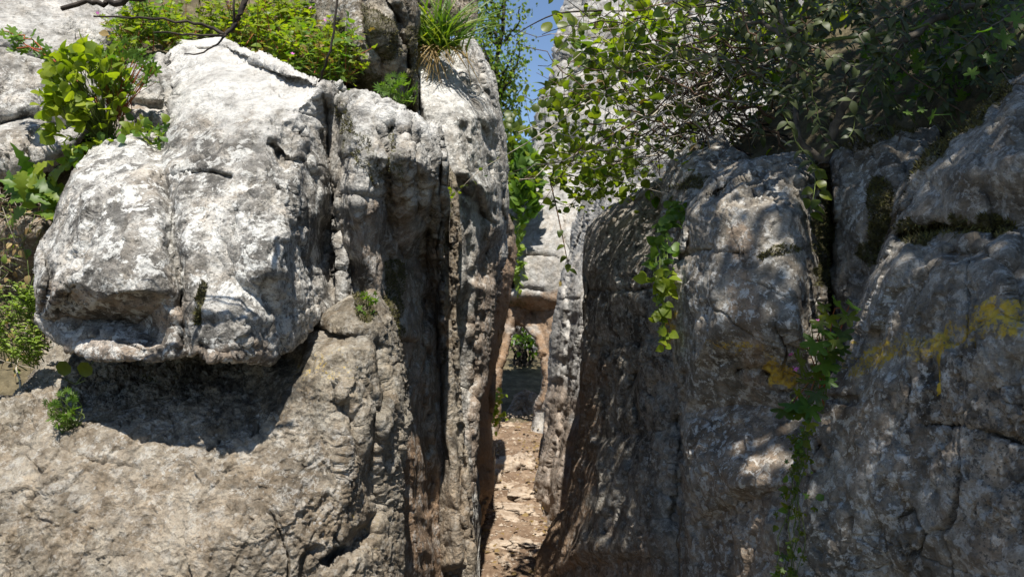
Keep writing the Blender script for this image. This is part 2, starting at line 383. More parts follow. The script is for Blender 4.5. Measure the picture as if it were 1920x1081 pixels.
# ---- left side, from the front to the back
o = rock('boulder', [(72,600),(68,540),(72,450),(95,418),(108,380),(130,320),(170,278),(230,258),(285,254),(303,262),(312,220),(326,165),(290,125),(335,76),(420,70),(480,98),(560,132),(600,150),(645,150),(668,190),(668,260),(662,360),(660,450),(668,520),(648,570),(590,612),(545,650),(500,676),(430,672),(360,662),(280,678),(200,676),(120,652),(88,628)],
     [(75,600,2.12),(80,450,2.25),(130,320,2.38),(230,262,2.50),(285,262,2.52),(200,400,2.08),(250,330,2.22),(140,520,1.98),(110,545,1.99),(200,543,1.92),(270,540,1.91),(325,545,1.96),
      (130,580,2.12),(190,592,2.17),(260,600,2.12),(300,575,2.04),(320,605,2.0),(220,638,2.0),(330,650,1.96),(130,625,2.1),
      (400,300,2.24),(400,420,2.08),(430,520,1.99),(440,600,1.93),(455,640,1.94),(490,620,2.03),(520,600,2.08),(515,500,1.98),(530,410,2.06),(515,300,2.22),(480,220,2.36),(400,160,2.62),(420,85,3.05),(335,85,3.1),(335,200,2.55),(560,200,2.50),(600,165,2.62),
      (590,400,2.40),(640,500,2.80),(655,420,2.9),(650,300,2.95),(610,300,2.6),(560,300,2.33),(600,560,2.36),(550,610,2.16),(500,660,2.02),(560,480,2.18)],
     M_PALE, R=.035, thick=.9, flute=.6, edge=3, grooves=[([(292,262),(312,350),(325,450),(342,560)], 19, .095), ([(342,560),(350,620),(356,680)], 14, .07), ([(560,250),(575,330),(570,420)], 9, .06), ([(625,260),(640,330),(636,420)], 9, .08), ([(505,270),(530,300),(560,300)], 8, .06), ([(610,420),(605,500),(620,560)], 8, .07), ([(445,400),(438,470),(446,520)], 7, .05),
      ([(330,330),(380,322),(430,330)], 5, .035), ([(322,180),(345,186)], 5, .03), ([(545,240),(520,290),(540,380),(560,470),(600,560)], 20, .05), ([(610,200),(620,300),(640,420),(630,540)], 14, .09), ([(585,330),(595,430),(590,520)], 12, .06)],
     wear=[('clean', [(420,120),(560,180)], 130, .8), ('painted_sun', [(380,110),(560,170)], 110, .6), ('painted_sun', [(230,290),(180,330)], 40, .5), ('ochre', [(100,570),(330,590)], 45, .5), ('black', [(90,420),(140,540)], 50, .5), ('moss', [(640,180),(640,420)], 18, .7), ('moss', [(377,600),(385,540)], 9, .9), ('white', [(150,330),(420,480)], 120, .5), ('ochre',[(140,660),(480,665)],25,.45)],
     white=.7, black=.8, seed=1)
tag(o, 'huge pale overhanging boulder with a vertical groove, lit white on top', 'boulder')

o = rock('bedrock', [(-700,700),(-100,742),(20,745),(60,700),(120,600),(300,560),(500,560),(610,590),(650,560),(700,545),(735,600),(752,720),(758,860),(757,1081),(775,1400),(790,1900),(-900,1900)],
     [(-600,740,2.3),(-50,760,2.28),(60,780,2.25),(0,900,2.0),(0,1081,1.85),(200,830,2.07),(200,1081,1.88),(200,740,2.34),(100,690,2.5),(300,600,2.65),(500,600,2.65),(300,680,2.48),(450,690,2.44),(380,760,2.22),(380,860,2.06),(500,830,2.10),(560,720,2.18),(600,650,2.24),(640,720,2.12),(450,1000,1.93),(640,900,2.05),(660,1081,2.02),(700,620,2.34),(720,800,2.22),(750,900,2.38),(755,1081,2.38),(740,680,2.42),(200,1500,1.75),(700,1500,2.0),(0,1800,1.7),(-600,1300,1.9)],
     M_TAN, R=.08, thick=.9, grooves=[([(640,760),(665,850),(690,920)], 14, .035), ([(700,640),(712,740),(690,860),(705,960),(640,1030),(600,1050)], 9, .07), ([(615,1052),(660,1028),(690,1000)], 12, .09), ([(390,850),(420,828)], 6, .05), ([(60,940),(110,900)], 5, .04),([(0,830),(120,850),(260,880)],6,.02)],
     wear=[('ochre', [(200,880),(640,980)], 260, .12), ('white', [(20,800),(600,900)], 120, .3), ('yellow', [(580,700),(640,690)], 40, .4), ('yellow', [(640,960),(690,1000)], 40, .3), ('moss', [(672,560),(682,600)], 22, .8), ('black', [(200,700),(540,720)], 90, .6), ('moss', [(200,720),(380,700)], 40, .4)],
     white=.35, black=.25, flute=.5, chip=.9, flake=1.4, seed=2)
tag(o, 'broad tan bedrock with flaky chipped face beneath the overhanging boulder', 'rock')

o = rock('boulder', [(628,190),(645,180),(690,178),(760,205),(825,238),(838,290),(834,390),(826,470),(836,600),(832,760),(850,900),(862,1000),(866,1100),(870,1500),(640,1500),(640,700),(640,560),(634,420),(630,330),(628,300)],
     [(632,300,2.72),(640,420,2.62),(640,220,2.72),(650,200,2.66),(690,190,2.62),(760,215,2.66),(825,245,2.8),(690,300,2.46),(760,290,2.44),(820,320,2.62),(670,380,2.42),(715,360,2.52),(800,380,2.72),(680,480,2.50),(715,480,2.62),(750,480,2.95),(800,480,3.3),(700,620,2.60),(745,620,2.72),(790,640,3.1),(825,640,3.55),(700,850,2.6),(752,850,2.62),(795,850,3.05),(838,850,3.5),(700,1081,2.6),(757,1081,2.62),(805,1081,3.0),(855,1081,3.45),(700,1450,2.5),(850,1450,3.3)],
     M_PALE, R=.05, thick=.8, grooves=[([(735,240),(728,330),(720,440),(726,560)], 14, .10), ([(655,300),(650,420),(655,540)], 10, .05), ([(660,365),(710,372)], 7, .05), ([(780,330),(790,420),(780,520)], 12, .06), ([(795,560),(792,760),(806,960)], 8, .10)],
     wear=[('painted_sun', [(700,200),(800,235)], 26, .7), ('moss', [(650,210),(700,330)], 26, .6), ('moss', [(740,240),(745,320)], 14, .6), ('moss', [(730,500),(735,640)], 26, .8), ('ochre', [(720,420),(760,560)], 70, .5), ('black', [(700,500),(710,640)], 30, .7), ('ochre', [(800,520),(810,1100)], 90, .6), ('ochre', [(780,860),(800,1100)], 60, 1.0)],
     white=.45, black=.45, flute=1.1, zs=.5, seed=3)
tag(o, 'second overhanging boulder with a lit top and dark hollow beside the larger one', 'boulder')

o = rock('rock_rib', [(800,330),(830,300),(855,330),(862,420),(856,520),(858,640),(868,760),(880,880),(886,960),(890,1081),(895,1500),(890,1900),(700,1900),(790,800)],
     [(810,420,3.6),(830,330,3.5),(850,420,3.42),(835,560,3.38),(855,560,3.40),(835,720,3.32),(862,740,3.34),(850,900,3.25),(876,900,3.28),(860,1050,3.15),(885,1050,3.20),(780,1081,3.5),(800,700,3.6),(850,1800,3.0),(760,1800,3.3)],
     M_TAN, R=.05, thick=1.0, grooves=[([(845,420),(838,520),(850,640),(862,760)], 6, .04), ([(866,800),(862,900),(868,1000),(866,1090)], 6, .05)],
     wear=[('moss', [(840,330),(835,460)], 18, .6), ('yellow', [(845,370),(840,480)], 20, .3), ('ochre', [(860,900),(840,1081)], 60, .3)],
     ochre=.1, white=.35, black=.3, flute=.4, zs=.4, chip=.5, pits=.3, amp=.8, seed=4)
tag(o, 'brown fluted rib of rock in shadow beside the tan bedrock face', 'rock')

o = rock('rock_rib', [(775,95),(800,88),(850,70),(884,55),(902,90),(922,150),(938,230),(950,310),(952,380),(944,440),(946,480),(930,560),(918,640),(905,720),(896,800),(898,900),(892,960),(895,1081),(895,1500),(880,1900),(780,1900),(790,1000),(800,500),(775,300)],
     [(780,100,4.0),(850,80,4.3),(884,70,4.6),(800,200,3.75),(860,220,3.75),(895,220,3.85),(925,220,4.3),(943,320,4.5),(845,330,3.6),(880,330,3.6),(905,360,3.8),(930,420,4.2),(945,440,4.6),(865,520,3.65),(890,540,3.75),(925,540,4.15),(868,760,3.72),(885,760,3.75),(896,760,3.85),(878,1000,3.65),(893,1000,3.75),(800,700,3.8),(840,1500,3.5),(893,1500,4.1)],
     M_PALE, R=.08, thick=1.2, grooves=[([(870,240),(885,320),(905,400)], 10, .08), ([(895,230),(915,320),(925,400)], 8, .07), ([(862,340),(868,450),(880,520),(872,600)], 11, .06), ([(900,400),(905,500),(890,620),(886,720)], 9, .06), ([(840,110),(890,200),(920,280)], 8, .08), ([(878,640),(880,780),(878,900)], 7, .03)],
     wear=[('painted_sun', [(800,130),(830,220)], 50, .6), ('white', [(800,120),(880,320)], 90, .5), ('ochre', [(915,450),(895,900)], 30, .6), ('yellow', [(940,330),(890,300)], 20, .3), ('moss', [(785,100),(860,95)], 18, .6)],
     white=.4, black=.4, flute=.7, zs=.4, chip=.7, pits=.5, seed=5)
tag(o, 'tall sunlit fluted rock rib rising beside the blue sky gap', 'rock')

o = rock('rock_rib', [(935,395),(950,400),(964,425),(968,470),(958,520),(948,580),(936,640),(926,710),(916,770),(913,830),(921,880),(923,912),(908,950),(896,990),(880,1010),(870,1200),(860,1200),(850,600),(900,420)],
     [(940,410,5.6),(962,440,5.9),(950,500,5.7),(935,600,5.6),(905,600,5.0),(918,700,5.6),(890,750,4.9),(910,850,5.4),(918,900,5.3),(885,900,4.7),(885,1000,4.9),(860,700,4.6),(870,1150,4.7)],
     M_TAN, R=.12, thick=1.2, wear=[('ochre', [(935,560),(915,900)], 60, 1.0), ('ochre', [(960,500),(900,980)], 50, .9)],
     ochre=.35, white=.2, black=.15, chip=.5, amp=.9, seed=6, zs=.25, flute=1.3)
tag(o, 'smooth ochre-stained rock rib curving down to the footpath', 'rock')

o = rock('boulder', [(572,-80),(580,-20),(578,40),(600,90),(640,130),(690,165),(740,230),(785,330),(800,330),(786,200),(782,100),(785,20),(770,-20),(772,-80)],
     [(590,0,3.5),(640,100,3.3),(700,60,3.1),(690,150,3.2),(760,60,3.3),(750,220,3.4),(780,300,3.6),(700,-60,3.3)],
     M_TAN, R=.10, thick=.8, grooves=[([(682,0),(690,60),(715,110),(720,170)], 10, .08), ([(745,20),(760,120),(768,220)], 10, .08)],
     wear=[('moss', [(600,80),(640,60),(690,150)], 32, .9), ('moss', [(690,20),(720,60),(725,100)], 20, .8), ('moss',[(770,60),(775,200)],14,.7), ('white', [(640,10),(660,40)], 40, .5)], white=.5, black=.4, seed=7)
tag(o, 'mossy upright boulder standing behind the big pale boulder', 'boulder')

o = rock('boulder', [(770,-90),(776,-20),(800,40),(840,60),(886,70),(892,20),(880,-90)],
     [(780,-60,4.6),(880,-60,4.8),(800,30,4.5),(880,50,4.7)], M_TAN, R=.1, thick=.8, seed=8, wear=[('moss', [(800,20),(860,40)], 40, .6)], ochre=.2)
tag(o, 'brown rock block behind the grass tuft at the top of the rib', 'rock')

o = rock('rock_slab', [(-700,-200),(250,-200),(262,-20),(240,60),(200,110),(190,200),(130,280),(60,320),(-60,330),(-700,360)],
     [(-600,-100,3.2),(-600,300,2.6),(0,-100,3.6),(0,100,3.1),(0,300,2.75),(120,50,3.35),(230,0,3.7),(180,200,3.05),(100,270,2.85)],
     M_PALE, R=.12, thick=.7, grooves=[([(0,90),(100,120),(190,130)], 10, .06), ([(0,235),(60,222),(120,240)], 14, .10), ([(60,140),(80,220)],10,.05)], wear=[('painted_sun', [(0,60),(160,60)], 60, .5), ('clean', [(0,60),(200,30)], 80, .5), ('black', [(10,170),(90,200)], 40, .5)], white=.6, black=.4, flute=.4, strata=.01, seed=9)
tag(o, 'pale grey sloping rock slab behind the leafy plant', 'rock')

o = rock('rock', [(180,170),(230,130),(300,110),(340,150),(330,250),(280,280),(200,290)], [(190,180,2.95),(300,130,2.9),(250,200,2.75),(320,240,2.7),(230,270,2.72)],
     M_PALE, R=.08, thick=.5, seed=10, wear=[('ochre', [(230,220),(240,270)], 40, .4)], grooves=[([(220,190),(300,200)], 10, .06)])
tag(o, 'small pale rock between the leafy plant and the big boulder', 'rock')

o = rock('rock', [(-200,400),(10,410),(50,415),(90,430),(80,470),(70,520),(40,560),(-200,640)], [(0,430,2.75),(60,440,2.65),(40,520,2.8),(-150,500,2.7)],
     M_TAN, R=.08, thick=.5, seed=11, ochre=.4, wear=[('moss', [(20,520)], 60, .5)])
tag(o, 'small brown rock half buried in dry weeds left of the boulder', 'rock')

# ---- right side
o = rock('rock_slab', [(1478,1900),(1482,1081),(1492,960),(1500,860),(1522,770),(1570,690),(1618,585),(1655,490),(1688,400),(1722,312),(1780,255),(1840,200),(1880,160),(1960,105),(2600,20),(2600,1900)],
     [(1490,1000,1.92),(1530,780,1.92),(1600,640,1.88),(1700,400,1.86),(1730,320,1.90),(1800,250,1.90),(1900,150,1.86),(1920,300,1.55),(1820,330,1.68),(1800,420,1.70),(1780,450,1.76),(1900,430,1.62),(1780,490,1.62),(1880,500,1.50),(1700,520,1.74),(1760,640,1.58),(1900,640,1.42),(1640,760,1.74),(1800,800,1.52),(1900,840,1.42),(1600,950,1.74),(1760,1000,1.52),(1900,1080,1.40),(1540,1081,1.84),(2500,300,1.2),(2500,900,1.0),(1600,1800,1.7),(2200,1800,1.1)],
     M_GREY, R=.05, thick=1.0, grooves=[([(1740,795),(1830,800),(1930,835)], 7, .05), ([(1545,745),(1600,752)], 6, .04), ([(1690,440),(1780,425),(1860,440)], 14, .11), ([(1770,480),(1850,470),(1900,520)], 8, .03), ([(1530,900),(1545,860),(1535,830)], 5, .02)],
     wear=[('yellow', [(1600,680),(1680,650),(1760,655)], 36, .7), ('yellow', [(1780,635),(1850,605),(1940,590)], 44, .72), ('yellow', [(1772,620),(1770,735)], 7, 1.0), ('moss', [(1700,440),(1820,425),(1890,430)], 30, .95), ('moss', [(1640,420),(1700,330),(1800,250),(1880,170)], 26, .8), 
           ('white', [(1660,560),(1680,590)], 40, .8), ('white', [(1600,760),(1700,720),(1600,1000)], 110, .35), ('black', [(1780,760),(1900,980)], 120, .5), ('ochre', [(1520,780),(1900,820),(1900,1050)], 150, .22)],
     white=.5, black=.5, flute=.7, chip=1.3, seed=12)
tag(o, 'dark grey rock slab with a faded yellow band across it', 'rock')

o = rock('rock_column', [(1275,1900),(1288,1081),(1296,960),(1275,790),(1258,640),(1256,540),(1262,470),(1285,392),(1330,332),(1400,302),(1500,290),(1545,296),(1570,330),(1600,420),(1640,560),(1600,760),(1560,1081),(1560,1900)],
     [(1280,1000,2.55),(1270,760,2.55),(1262,560,2.55),(1290,400,2.52),(1400,310,2.45),(1500,300,2.40),(1340,420,2.30),(1360,600,2.20),(1380,900,2.18),(1480,400,2.20),(1480,600,2.08),(1480,900,2.05),(1545,400,2.35),(1560,560,2.32),(1560,760,2.2),(1400,1800,2.0)],
     M_GREY, R=.07, thick=.9, grooves=[([(1545,300),(1550,400),(1560,520),(1565,600)], 26, .16), ([(1380,690),(1430,690),(1440,700)], 8, .05), ([(1265,480),(1330,470),(1400,478)], 5, .03), ([(1290,700),(1275,780)], 8, .05)],
     wear=[('moss', [(1545,320),(1550,440),(1560,560)], 34, 1.0), ('moss', [(1430,482),(1480,470)], 12, .7), ('yellow', [(1340,640),(1430,650),(1470,690)], 17, .6), ('yellow', [(1450,690),(1480,710)], 24, .9), ('yellow', [(1262,590),(1258,630)], 14, .8), ('white', [(1340,820),(1370,880),(1340,700)], 50, .8), ('white', [(1320,560),(1480,560)], 60, .5), ('ochre', [(1400,830),(1380,1060)], 110, .45), ('ochre', [(1390,440),(1420,700)], 30, .5)],
     white=.6, black=.5, flute=.7, chip=1.3, seed=13)
tag(o, 'rounded grey lichen-speckled rock column beside the cranesbill crack', 'rock')

o = rock('rock', [(1560,300),(1600,255),(1640,238),(1700,250),(1760,235),(1740,330),(1700,440),(1650,600),(1590,660),(1575,560),(1580,420)],
     [(1580,310,2.45),(1640,250,2.4),(1720,260,2.35),(1620,400,2.25),(1690,340,2.2),(1600,560,2.3),(1650,520,2.2)],
     M_GREY, R=.05, thick=.6, wear=[('moss', [(1660,360),(1640,470)], 34, .9), ('moss', [(1600,270),(1700,250)], 26, .7), ('white', [(1620,330),(1600,420)], 30, .5)], white=.5, black=.4, seed=14)
tag(o, 'narrow grey wedge of rock squeezed between the column and the slab', 'rock')

o = rock('boulder', [(1238,420),(1242,360),(1258,305),(1300,270),(1350,264),(1395,285),(1420,320),(1400,460),(1260,470)],
     [(1245,400,2.9),(1260,310,2.95),(1340,275,2.95),(1320,340,2.75),(1390,340,2.75),(1300,420,2.75)],
     M_GREY, R=.1, thick=.6, wear=[('moss', [(1270,350),(1330,345)], 16, .8), ('white', [(1290,310),(1350,300)], 40, .5)], white=.6, black=.5, seed=15)
tag(o, 'rounded grey knob of rock under the bramble stems', 'boulder')

o = rock('rock_column', [(1096,460),(1104,428),(1140,395),(1200,360),(1245,335),(1275,400),(1285,560),(1320,1081),(1320,1900),(980,1900),(1025,1200),(1032,1085),(1044,1020),(1058,960),(1060,905),(1074,850),(1086,800),(1092,700),(1094,600),(1096,540)],
     [(1100,480,4.1),(1140,410,4.0),(1240,345,3.7),(1150,520,3.6),(1230,500,3.2),(1270,600,2.95),(1110,650,3.9),(1180,700,3.35),(1280,800,2.85),(1100,820,3.8),(1070,900,4.0),(1150,900,3.3),(1045,1020,4.0),(1100,1030,3.4),(1250,1030,2.8),(1030,1085,3.95),(1000,1800,3.6),(1250,1800,2.7)],
     M_GREY, R=.10, thick=1.2, grooves=[([(1105,545),(1160,548),(1240,540)], 5, .05), ([(1190,700),(1195,790)], 9, .07), ([(1225,560),(1200,680),(1170,760)], 8, .05), ([(1140,1000),(1180,900),(1240,720)], 14, .06), ([(1280,780),(1285,880),(1260,980)], 12, .09)],
     wear=[('ochre', [(1088,700),(1078,850),(1050,1050)], 48, .9), ('ochre', [(1070,1060),(1200,1090)], 90, .55), ('white', [(1238,870)], 18, 1.0), ('white', [(1150,600),(1200,560)], 60, .3), ('yellow', [(1256,610),(1262,640)], 16, .8), ('black', [(1200,500),(1190,800)], 90, .4)],
     white=.4, black=.5, flute=.7, chip=1.3, seed=16)
tag(o, 'dark rock column with a brown polished foot beside the footpath', 'rock')

o = rock('rock', [(1006,1050),(1014,1030),(1030,992),(1048,962),(1062,950),(1070,1000),(1060,1100),(1002,1100)], [(1010,1050,4.45),(1040,970,4.5),(1050,1050,4.35)],
     M_TAN, R=.08, thick=.5, ochre=.9, white=.1, black=.1, seed=17, amp=.7)
tag(o, 'small ochre foot of rock bulging over the path edge', 'rock')

o = rock('rock_buttress', [(1110,340),(1092,375),(1080,430),(1066,480),(1054,530),(1046,580),(1036,640),(1030,700),(1024,770),(1018,840),(1008,900),(998,950),(996,985),(1010,1000),(1050,1010),(1050,1200),(1160,1200),(1160,340)],
     [(1100,380,7.2),(1080,440,7.2),(1055,540,7.0),(1090,540,6.2),(1035,650,6.9),(1075,650,6.0),(1025,780,6.6),(1065,780,5.8),(1005,940,6.0),(1040,900,5.5),(1010,990,5.6),(1050,1000,5.2),(1130,700,5.2)],
     M_FAR, R=.18, thick=1.5, grooves=[([(1070,520),(1072,640),(1060,760),(1050,860)], 7, .12), ([(1030,880),(1028,990)], 6, .08), ([(1060,565),(1090,560)], 4, .06), ([(1055,700),(1080,712)], 4, .05)],
     wear=[('ochre', [(1010,960),(1040,900),(1040,760)], 60, .6), ('yellow', [(1054,532)], 12, 1.0), ('yellow', [(1031,638)], 8, 1.0), ('ochre', [(1060,860),(1045,960)], 40, .6)],
     white=.4, black=.3, fscale=.8, zs=.45, seed=18)
tag(o, 'pale sunlit rock buttress on the right of the footpath', 'rock')

o = rock('rock_arch', [(860,350),(930,345),(985,330),(1040,322),(1090,330),(1140,360),(1140,900),(1060,900),(1020,850),(998,815),(985,812),(982,811),(940,806),(925,830),(860,900)],
     [(930,400,8.85),(985,340,9.05),(1050,330,9.05),(1020,440,8.55),(985,480,8.35),(1060,480,8.35),(1000,545,8.25),(1060,560,8.25),(930,560,8.35),(1000,580,8.5),(1030,650,8.25),(930,700,8.05),(950,620,8.35),(920,800,7.95),(1005,780,8.05),(1100,700,7.65)],
     M_FAR, R=.06, holes=[[(966,604),(984,610),(992,622),(1008,636),(1014,671),(1019,704),(1018,735),(1006,771),(996,812),(994,850),(930,850),(932,800),(931,750),(940,720),(940,690),(948,660),(955,630)]],
     grooves=[([(962,520),(952,570),(940,600)], 6, .2), ([(965,480),(1000,478),(1045,484)], 4, .12), ([(970,540),(1020,545)], 4, .10), ([(940,545),(948,580)], 6, .1), ([(930,350),(968,440),(965,540)], 6, .2), ([(1000,375),(1040,378)], 4, .1)],
     wear=[('ochre', [(940,640),(930,780)], 60, 1.0), ('ochre', [(960,590),(1040,585),(1030,740)], 42, 1.0), ('moss', [(970,565)], 18, .7), ('yellow', [(1055,530)], 12, .8)],
     white=.3, black=.3, fscale=.8, thick=.5, contract=1.0, seed=19, strata=.015, edge=4, amp=.9, flute=.4)
tag(o, 'pale rock wall pierced by a small arch at the end of the path', 'rock arch')

o = rock('rock_tower', [(1090,-200),(1078,-20),(1066,50),(1048,110),(1030,180),(1014,240),(994,290),(975,380),(972,560),(968,720),(1620,720),(1620,-200)],
     [(1060,0,13.5),(1000,240,13.0),(980,400,12.5),(1150,0,13),(1150,300,12),(1400,0,12.5),(1400,300,11.5),(1600,300,11.5)],
     M_FAR, R=.6, thick=4.0, fscale=.3, strata=.10, seed=20, grooves=[([(1100,-20),(1085,90),(1075,200),(1070,320)], 8, .5), ([(1190,0),(1185,110),(1180,240)], 10, .5), ([(1290,-20),(1285,150)], 10, .4)], white=.6, black=.25)
tag(o, 'tall pale cliff with level strata behind the brambles', 'cliff')
o = rock('rock', [(946,815),(948,775),(962,742),(985,730),(1006,744),(1014,790),(1012,830),(950,830)], [(950,780,9.0),(985,745,9.1),(1000,790,8.95)], M_TAN, R=.2, thick=.8, ochre=.7, seed=21, fscale=.6)
tag(o, 'brown rock lying in the shade behind the arch opening', 'rock')

# ---- ground, path and banks
def ground_z(x, y):
    zr = np.where(y < 4.35, -1.75, np.where(y < 9.6, -2.083 + .0766 * y, -1.348 + .25 * (y - 9.6)))
    zr = np.minimum(zr, 0.9)
    return zr + CZ
gx = np.concatenate([np.linspace(-260, -4, 14), np.linspace(-3, 3, 60), np.linspace(4, 260, 14)]); gy = np.concatenate([np.linspace(-260, -4, 12), np.linspace(-3, 14, 110), np.linspace(15, 320, 16)])
X, Y = np.meshgrid(gx, gy); q = np.stack([X.ravel(), Y.ravel(), np.zeros(X.size)], 1)
Z = ground_z(X, Y) + (.05 * fbm(q * 1.1, 4)).reshape(X.shape) - .05
idx = np.arange(X.size).reshape(X.shape)
Qg = np.stack([idx[:-1, :-1], idx[:-1, 1:], idx[1:, 1:], idx[1:, :-1]], -1).reshape(-1, 4)
g = link('ground', mesh_np('ground', np.stack([X.ravel(), Y.ravel(), Z.ravel()], 1), Qg, np.zeros((0, 3), int), M_SOIL)); tag(g, kind='structure')
gx = np.arange(-.75, .95, .012); gy = np.arange(2.6, 8.5, .02)
X, Y = np.meshgrid(gx, gy); q = np.stack([X.ravel(), Y.ravel(), np.zeros(X.size)], 1)
Z = ground_z(X, Y) + (.035 * fbm(q * 2.3, 3) + .012 * fbm(q * 9, 3) + .012 * np.maximum(chips(q * np.array((9, 6, 1)), 2), 0)).reshape(X.shape) + .03
idx = np.arange(X.size).reshape(X.shape)
Qg = np.stack([idx[:-1, :-1], idx[:-1, 1:], idx[1:, 1:], idx[1:, :-1]], -1).reshape(-1, 4)
g = link('path', mesh_np('path', np.stack([X.ravel(), Y.ravel(), Z.ravel()], 1), Qg, np.zeros((0, 3), int), M_PATH)); tag(g, kind='structure')
o = rock('soil_bank', [(-1100,-260),(300,-260),(800,-260),(820,100),(810,400),(700,560),(400,640),(120,720),(60,760),(-100,800),(-1100,900)],
     [(-1000,700,2.3),(-1000,0,3.2),(0,740,2.5),(0,550,2.85),(60,350,2.95),(200,320,3.05),(330,200,3.15),(400,100,3.45),(400,0,4.0),(600,150,3.6),(600,0,4.4),(400,-200,4.9),(0,-200,4.4),(750,200,4.2),(750,-100,4.8),(500,500,3.1)],
     M_SOIL, R=.1, thick=1.2, amp=1.0, chip=.6, flute=.2, fine=5, seed=30, white=0, black=0)
tag(o, kind='structure')
o = rock('soil_bank', [(1330,380),(1350,300),(1400,250),(1470,130),(1500,40),(1540,-260),(3000,-260),(3000,500),(1800,460),(1500,480)],
     [(1380,320,3.1),(1450,200,3.3),(1520,0,3.8),(1600,250,2.75),(1760,220,2.45),(1900,120,2.3),(1700,60,3.0),(1900,-60,2.8),(1700,-200,3.8),(2600,0,1.8),(2600,400,1.5),(1700,420,2.5)],
     M_SOIL, R=.1, thick=1.0, chip=.6, flute=.2, fine=5, seed=31, white=0, black=0)
tag(o, kind='structure')
# stones lying on the path
STONE_M = rock_material('path_stone', (.17, .125, .09), (.32, .26, .20), (.52, .46, .38), .2)
def ground_d(py): return 2.083 / ((py - 540.5) / FPX + .0766)
def stone(px, py, wpx, hpx, deep, seed, label, tilt=0.0, up=.4):
    d = ground_d(py + hpx * .4 * (up > .8)); u = d / FPX; c = W(px, py, d)
    n = 20; th = np.linspace(0, np.pi, n + 1); ph = np.linspace(0, 2 * np.pi, 2 * n, endpoint=False)
    T, Pp = np.meshgrid(th, ph, indexing='ij')
    S = np.stack([np.sin(T) * np.cos(Pp), np.sin(T) * np.sin(Pp), np.cos(T)], -1).reshape(-1, 3)
    S = np.sign(S) * np.abs(S) ** .5                                  # blocky
    S = S * (1 + .34 * chips(S * 1.5 + seed * 3.1, seed) + .16 * fbm(S * 2.2 + seed, 4))[:, None]
    S = S * np.array((wpx * u * .5, deep * .5, hpx * u * .5)); S[:, 2] += tilt * S[:, 0]
    ii = np.arange(len(S)).reshape(n + 1, 2 * n); jj = np.roll(ii, -1, 1)
    Qs = np.stack([ii[:-1], ii[1:], jj[1:], jj[:-1]], -1).reshape(-1, 4)
    w = np.zeros((len(S), 4)); w[:, 2] = .35; w[:, 3] = 1; cr = np.zeros((len(S), 4)); cr[:, 0] = .3; cr[:, 3] = 1
    base = S[:, 2].min(); S[:, 2] -= base
    o = link('stone', mesh_np('stone', S, Qs, np.zeros((0, 3), int), STONE_M, True, {'wear': w, 'crust': cr}), None, c + Vector((0, 0, base * up)))
    tag(o, label, 'stone', 'stones set in the footpath'); return o
stone(946, 870, 56, 34, .26, 1, 'largest stone on the path, wedge shaped with a pale flat top', .25, 1.25)
stone(929, 897, 22, 24, .2, 2, 'small rounded stone leaning against the large wedge stone', 0, .9)
stone(986, 880, 40, 22, .3, 3, 'half buried brown stone between the wedge stone and the buttress', -.3, .4)
stone(976, 934, 46, 16, .24, 4, 'flat bright slab forming a step in the path', .05)
LBL = ['broad low worn stone bedded in the brown earth of the path', 'narrow worn stone with ragged edges bedded in the path', 'small chip of pale stone half sunk in the path']
for k, (a, b, w, h, dd) in enumerate([(950,915,56,9,.26),(965,956,42,9,.2),(988,962,30,12,.22),(952,975,40,12,.24),(948,996,54,8,.2),(992,1000,44,9,.24),(985,1020,58,12,.24),(940,1022,44,12,.24),(972,1060,60,10,.24),(925,1045,28,8,.16),(945,838,16,6,.1),(992,858,16,10,.12),(952,802,24,9,.2),(1005,1044,26,10,.18),(968,905,22,7,.12),(935,950,20,6,.12),(930,1000,24,7,.14),(960,1040,26,8,.16),(1003,985,16,7,.12),(915,1062,30,8,.18)]):
    stone(a, b, w, h, dd, 10 + k, LBL[0 if w >= 44 else 1 if w >= 24 else 2], random.uniform(-.15, .15), .45)
# loose gravel on the path
r3 = np.random.default_rng(5); n = 2600
gy_ = 4.3 + 4.4 * r3.random(n); gx_ = -.35 + .8 * r3.random(n) + .02 * r3.normal(size=n); sz = .004 + .013 * r3.random(n) ** 3
oct_ = np.array(((1,0,0),(0,1,0),(-1,0,0),(0,-1,0),(0,0,.7),(0,0,-.6)), np.float32); of = np.array(((0,1,4),(1,2,4),(2,3,4),(3,0,4),(1,0,5),(2,1,5),(3,2,5),(0,3,5)))
jit = 1 + .45 * r3.normal(size=(n, 6, 1)); gz_ = ground_z(gx_, gy_); qq = np.stack([gx_, gy_, np.zeros(n)], 1)
gz_ = gz_ + .035 * fbm(qq * 2.3, 3) + .012 * fbm(qq * 9, 3) + .012 * np.maximum(chips(qq * np.array((9, 6, 1)), 2), 0) + .032
VV = (oct_[None] * jit * sz[:, None, None] + np.stack([gx_, gy_, gz_], 1)[:, None]).reshape(-1, 3); TT = (of[None] + (np.arange(n) * 6)[:, None, None]).reshape(-1, 3)
w_ = np.zeros((len(VV), 4)); w_[:, 2] = .3; w_[:, 3] = 1
o = link('gravel', mesh_np('gravel', VV, np.zeros((0, 4), int), TT, STONE_M, False, {'wear': w_, 'crust': w_ * 0})); tag(o, 'loose gravel and stone chips scattered along the path', 'gravel', kind='stuff')

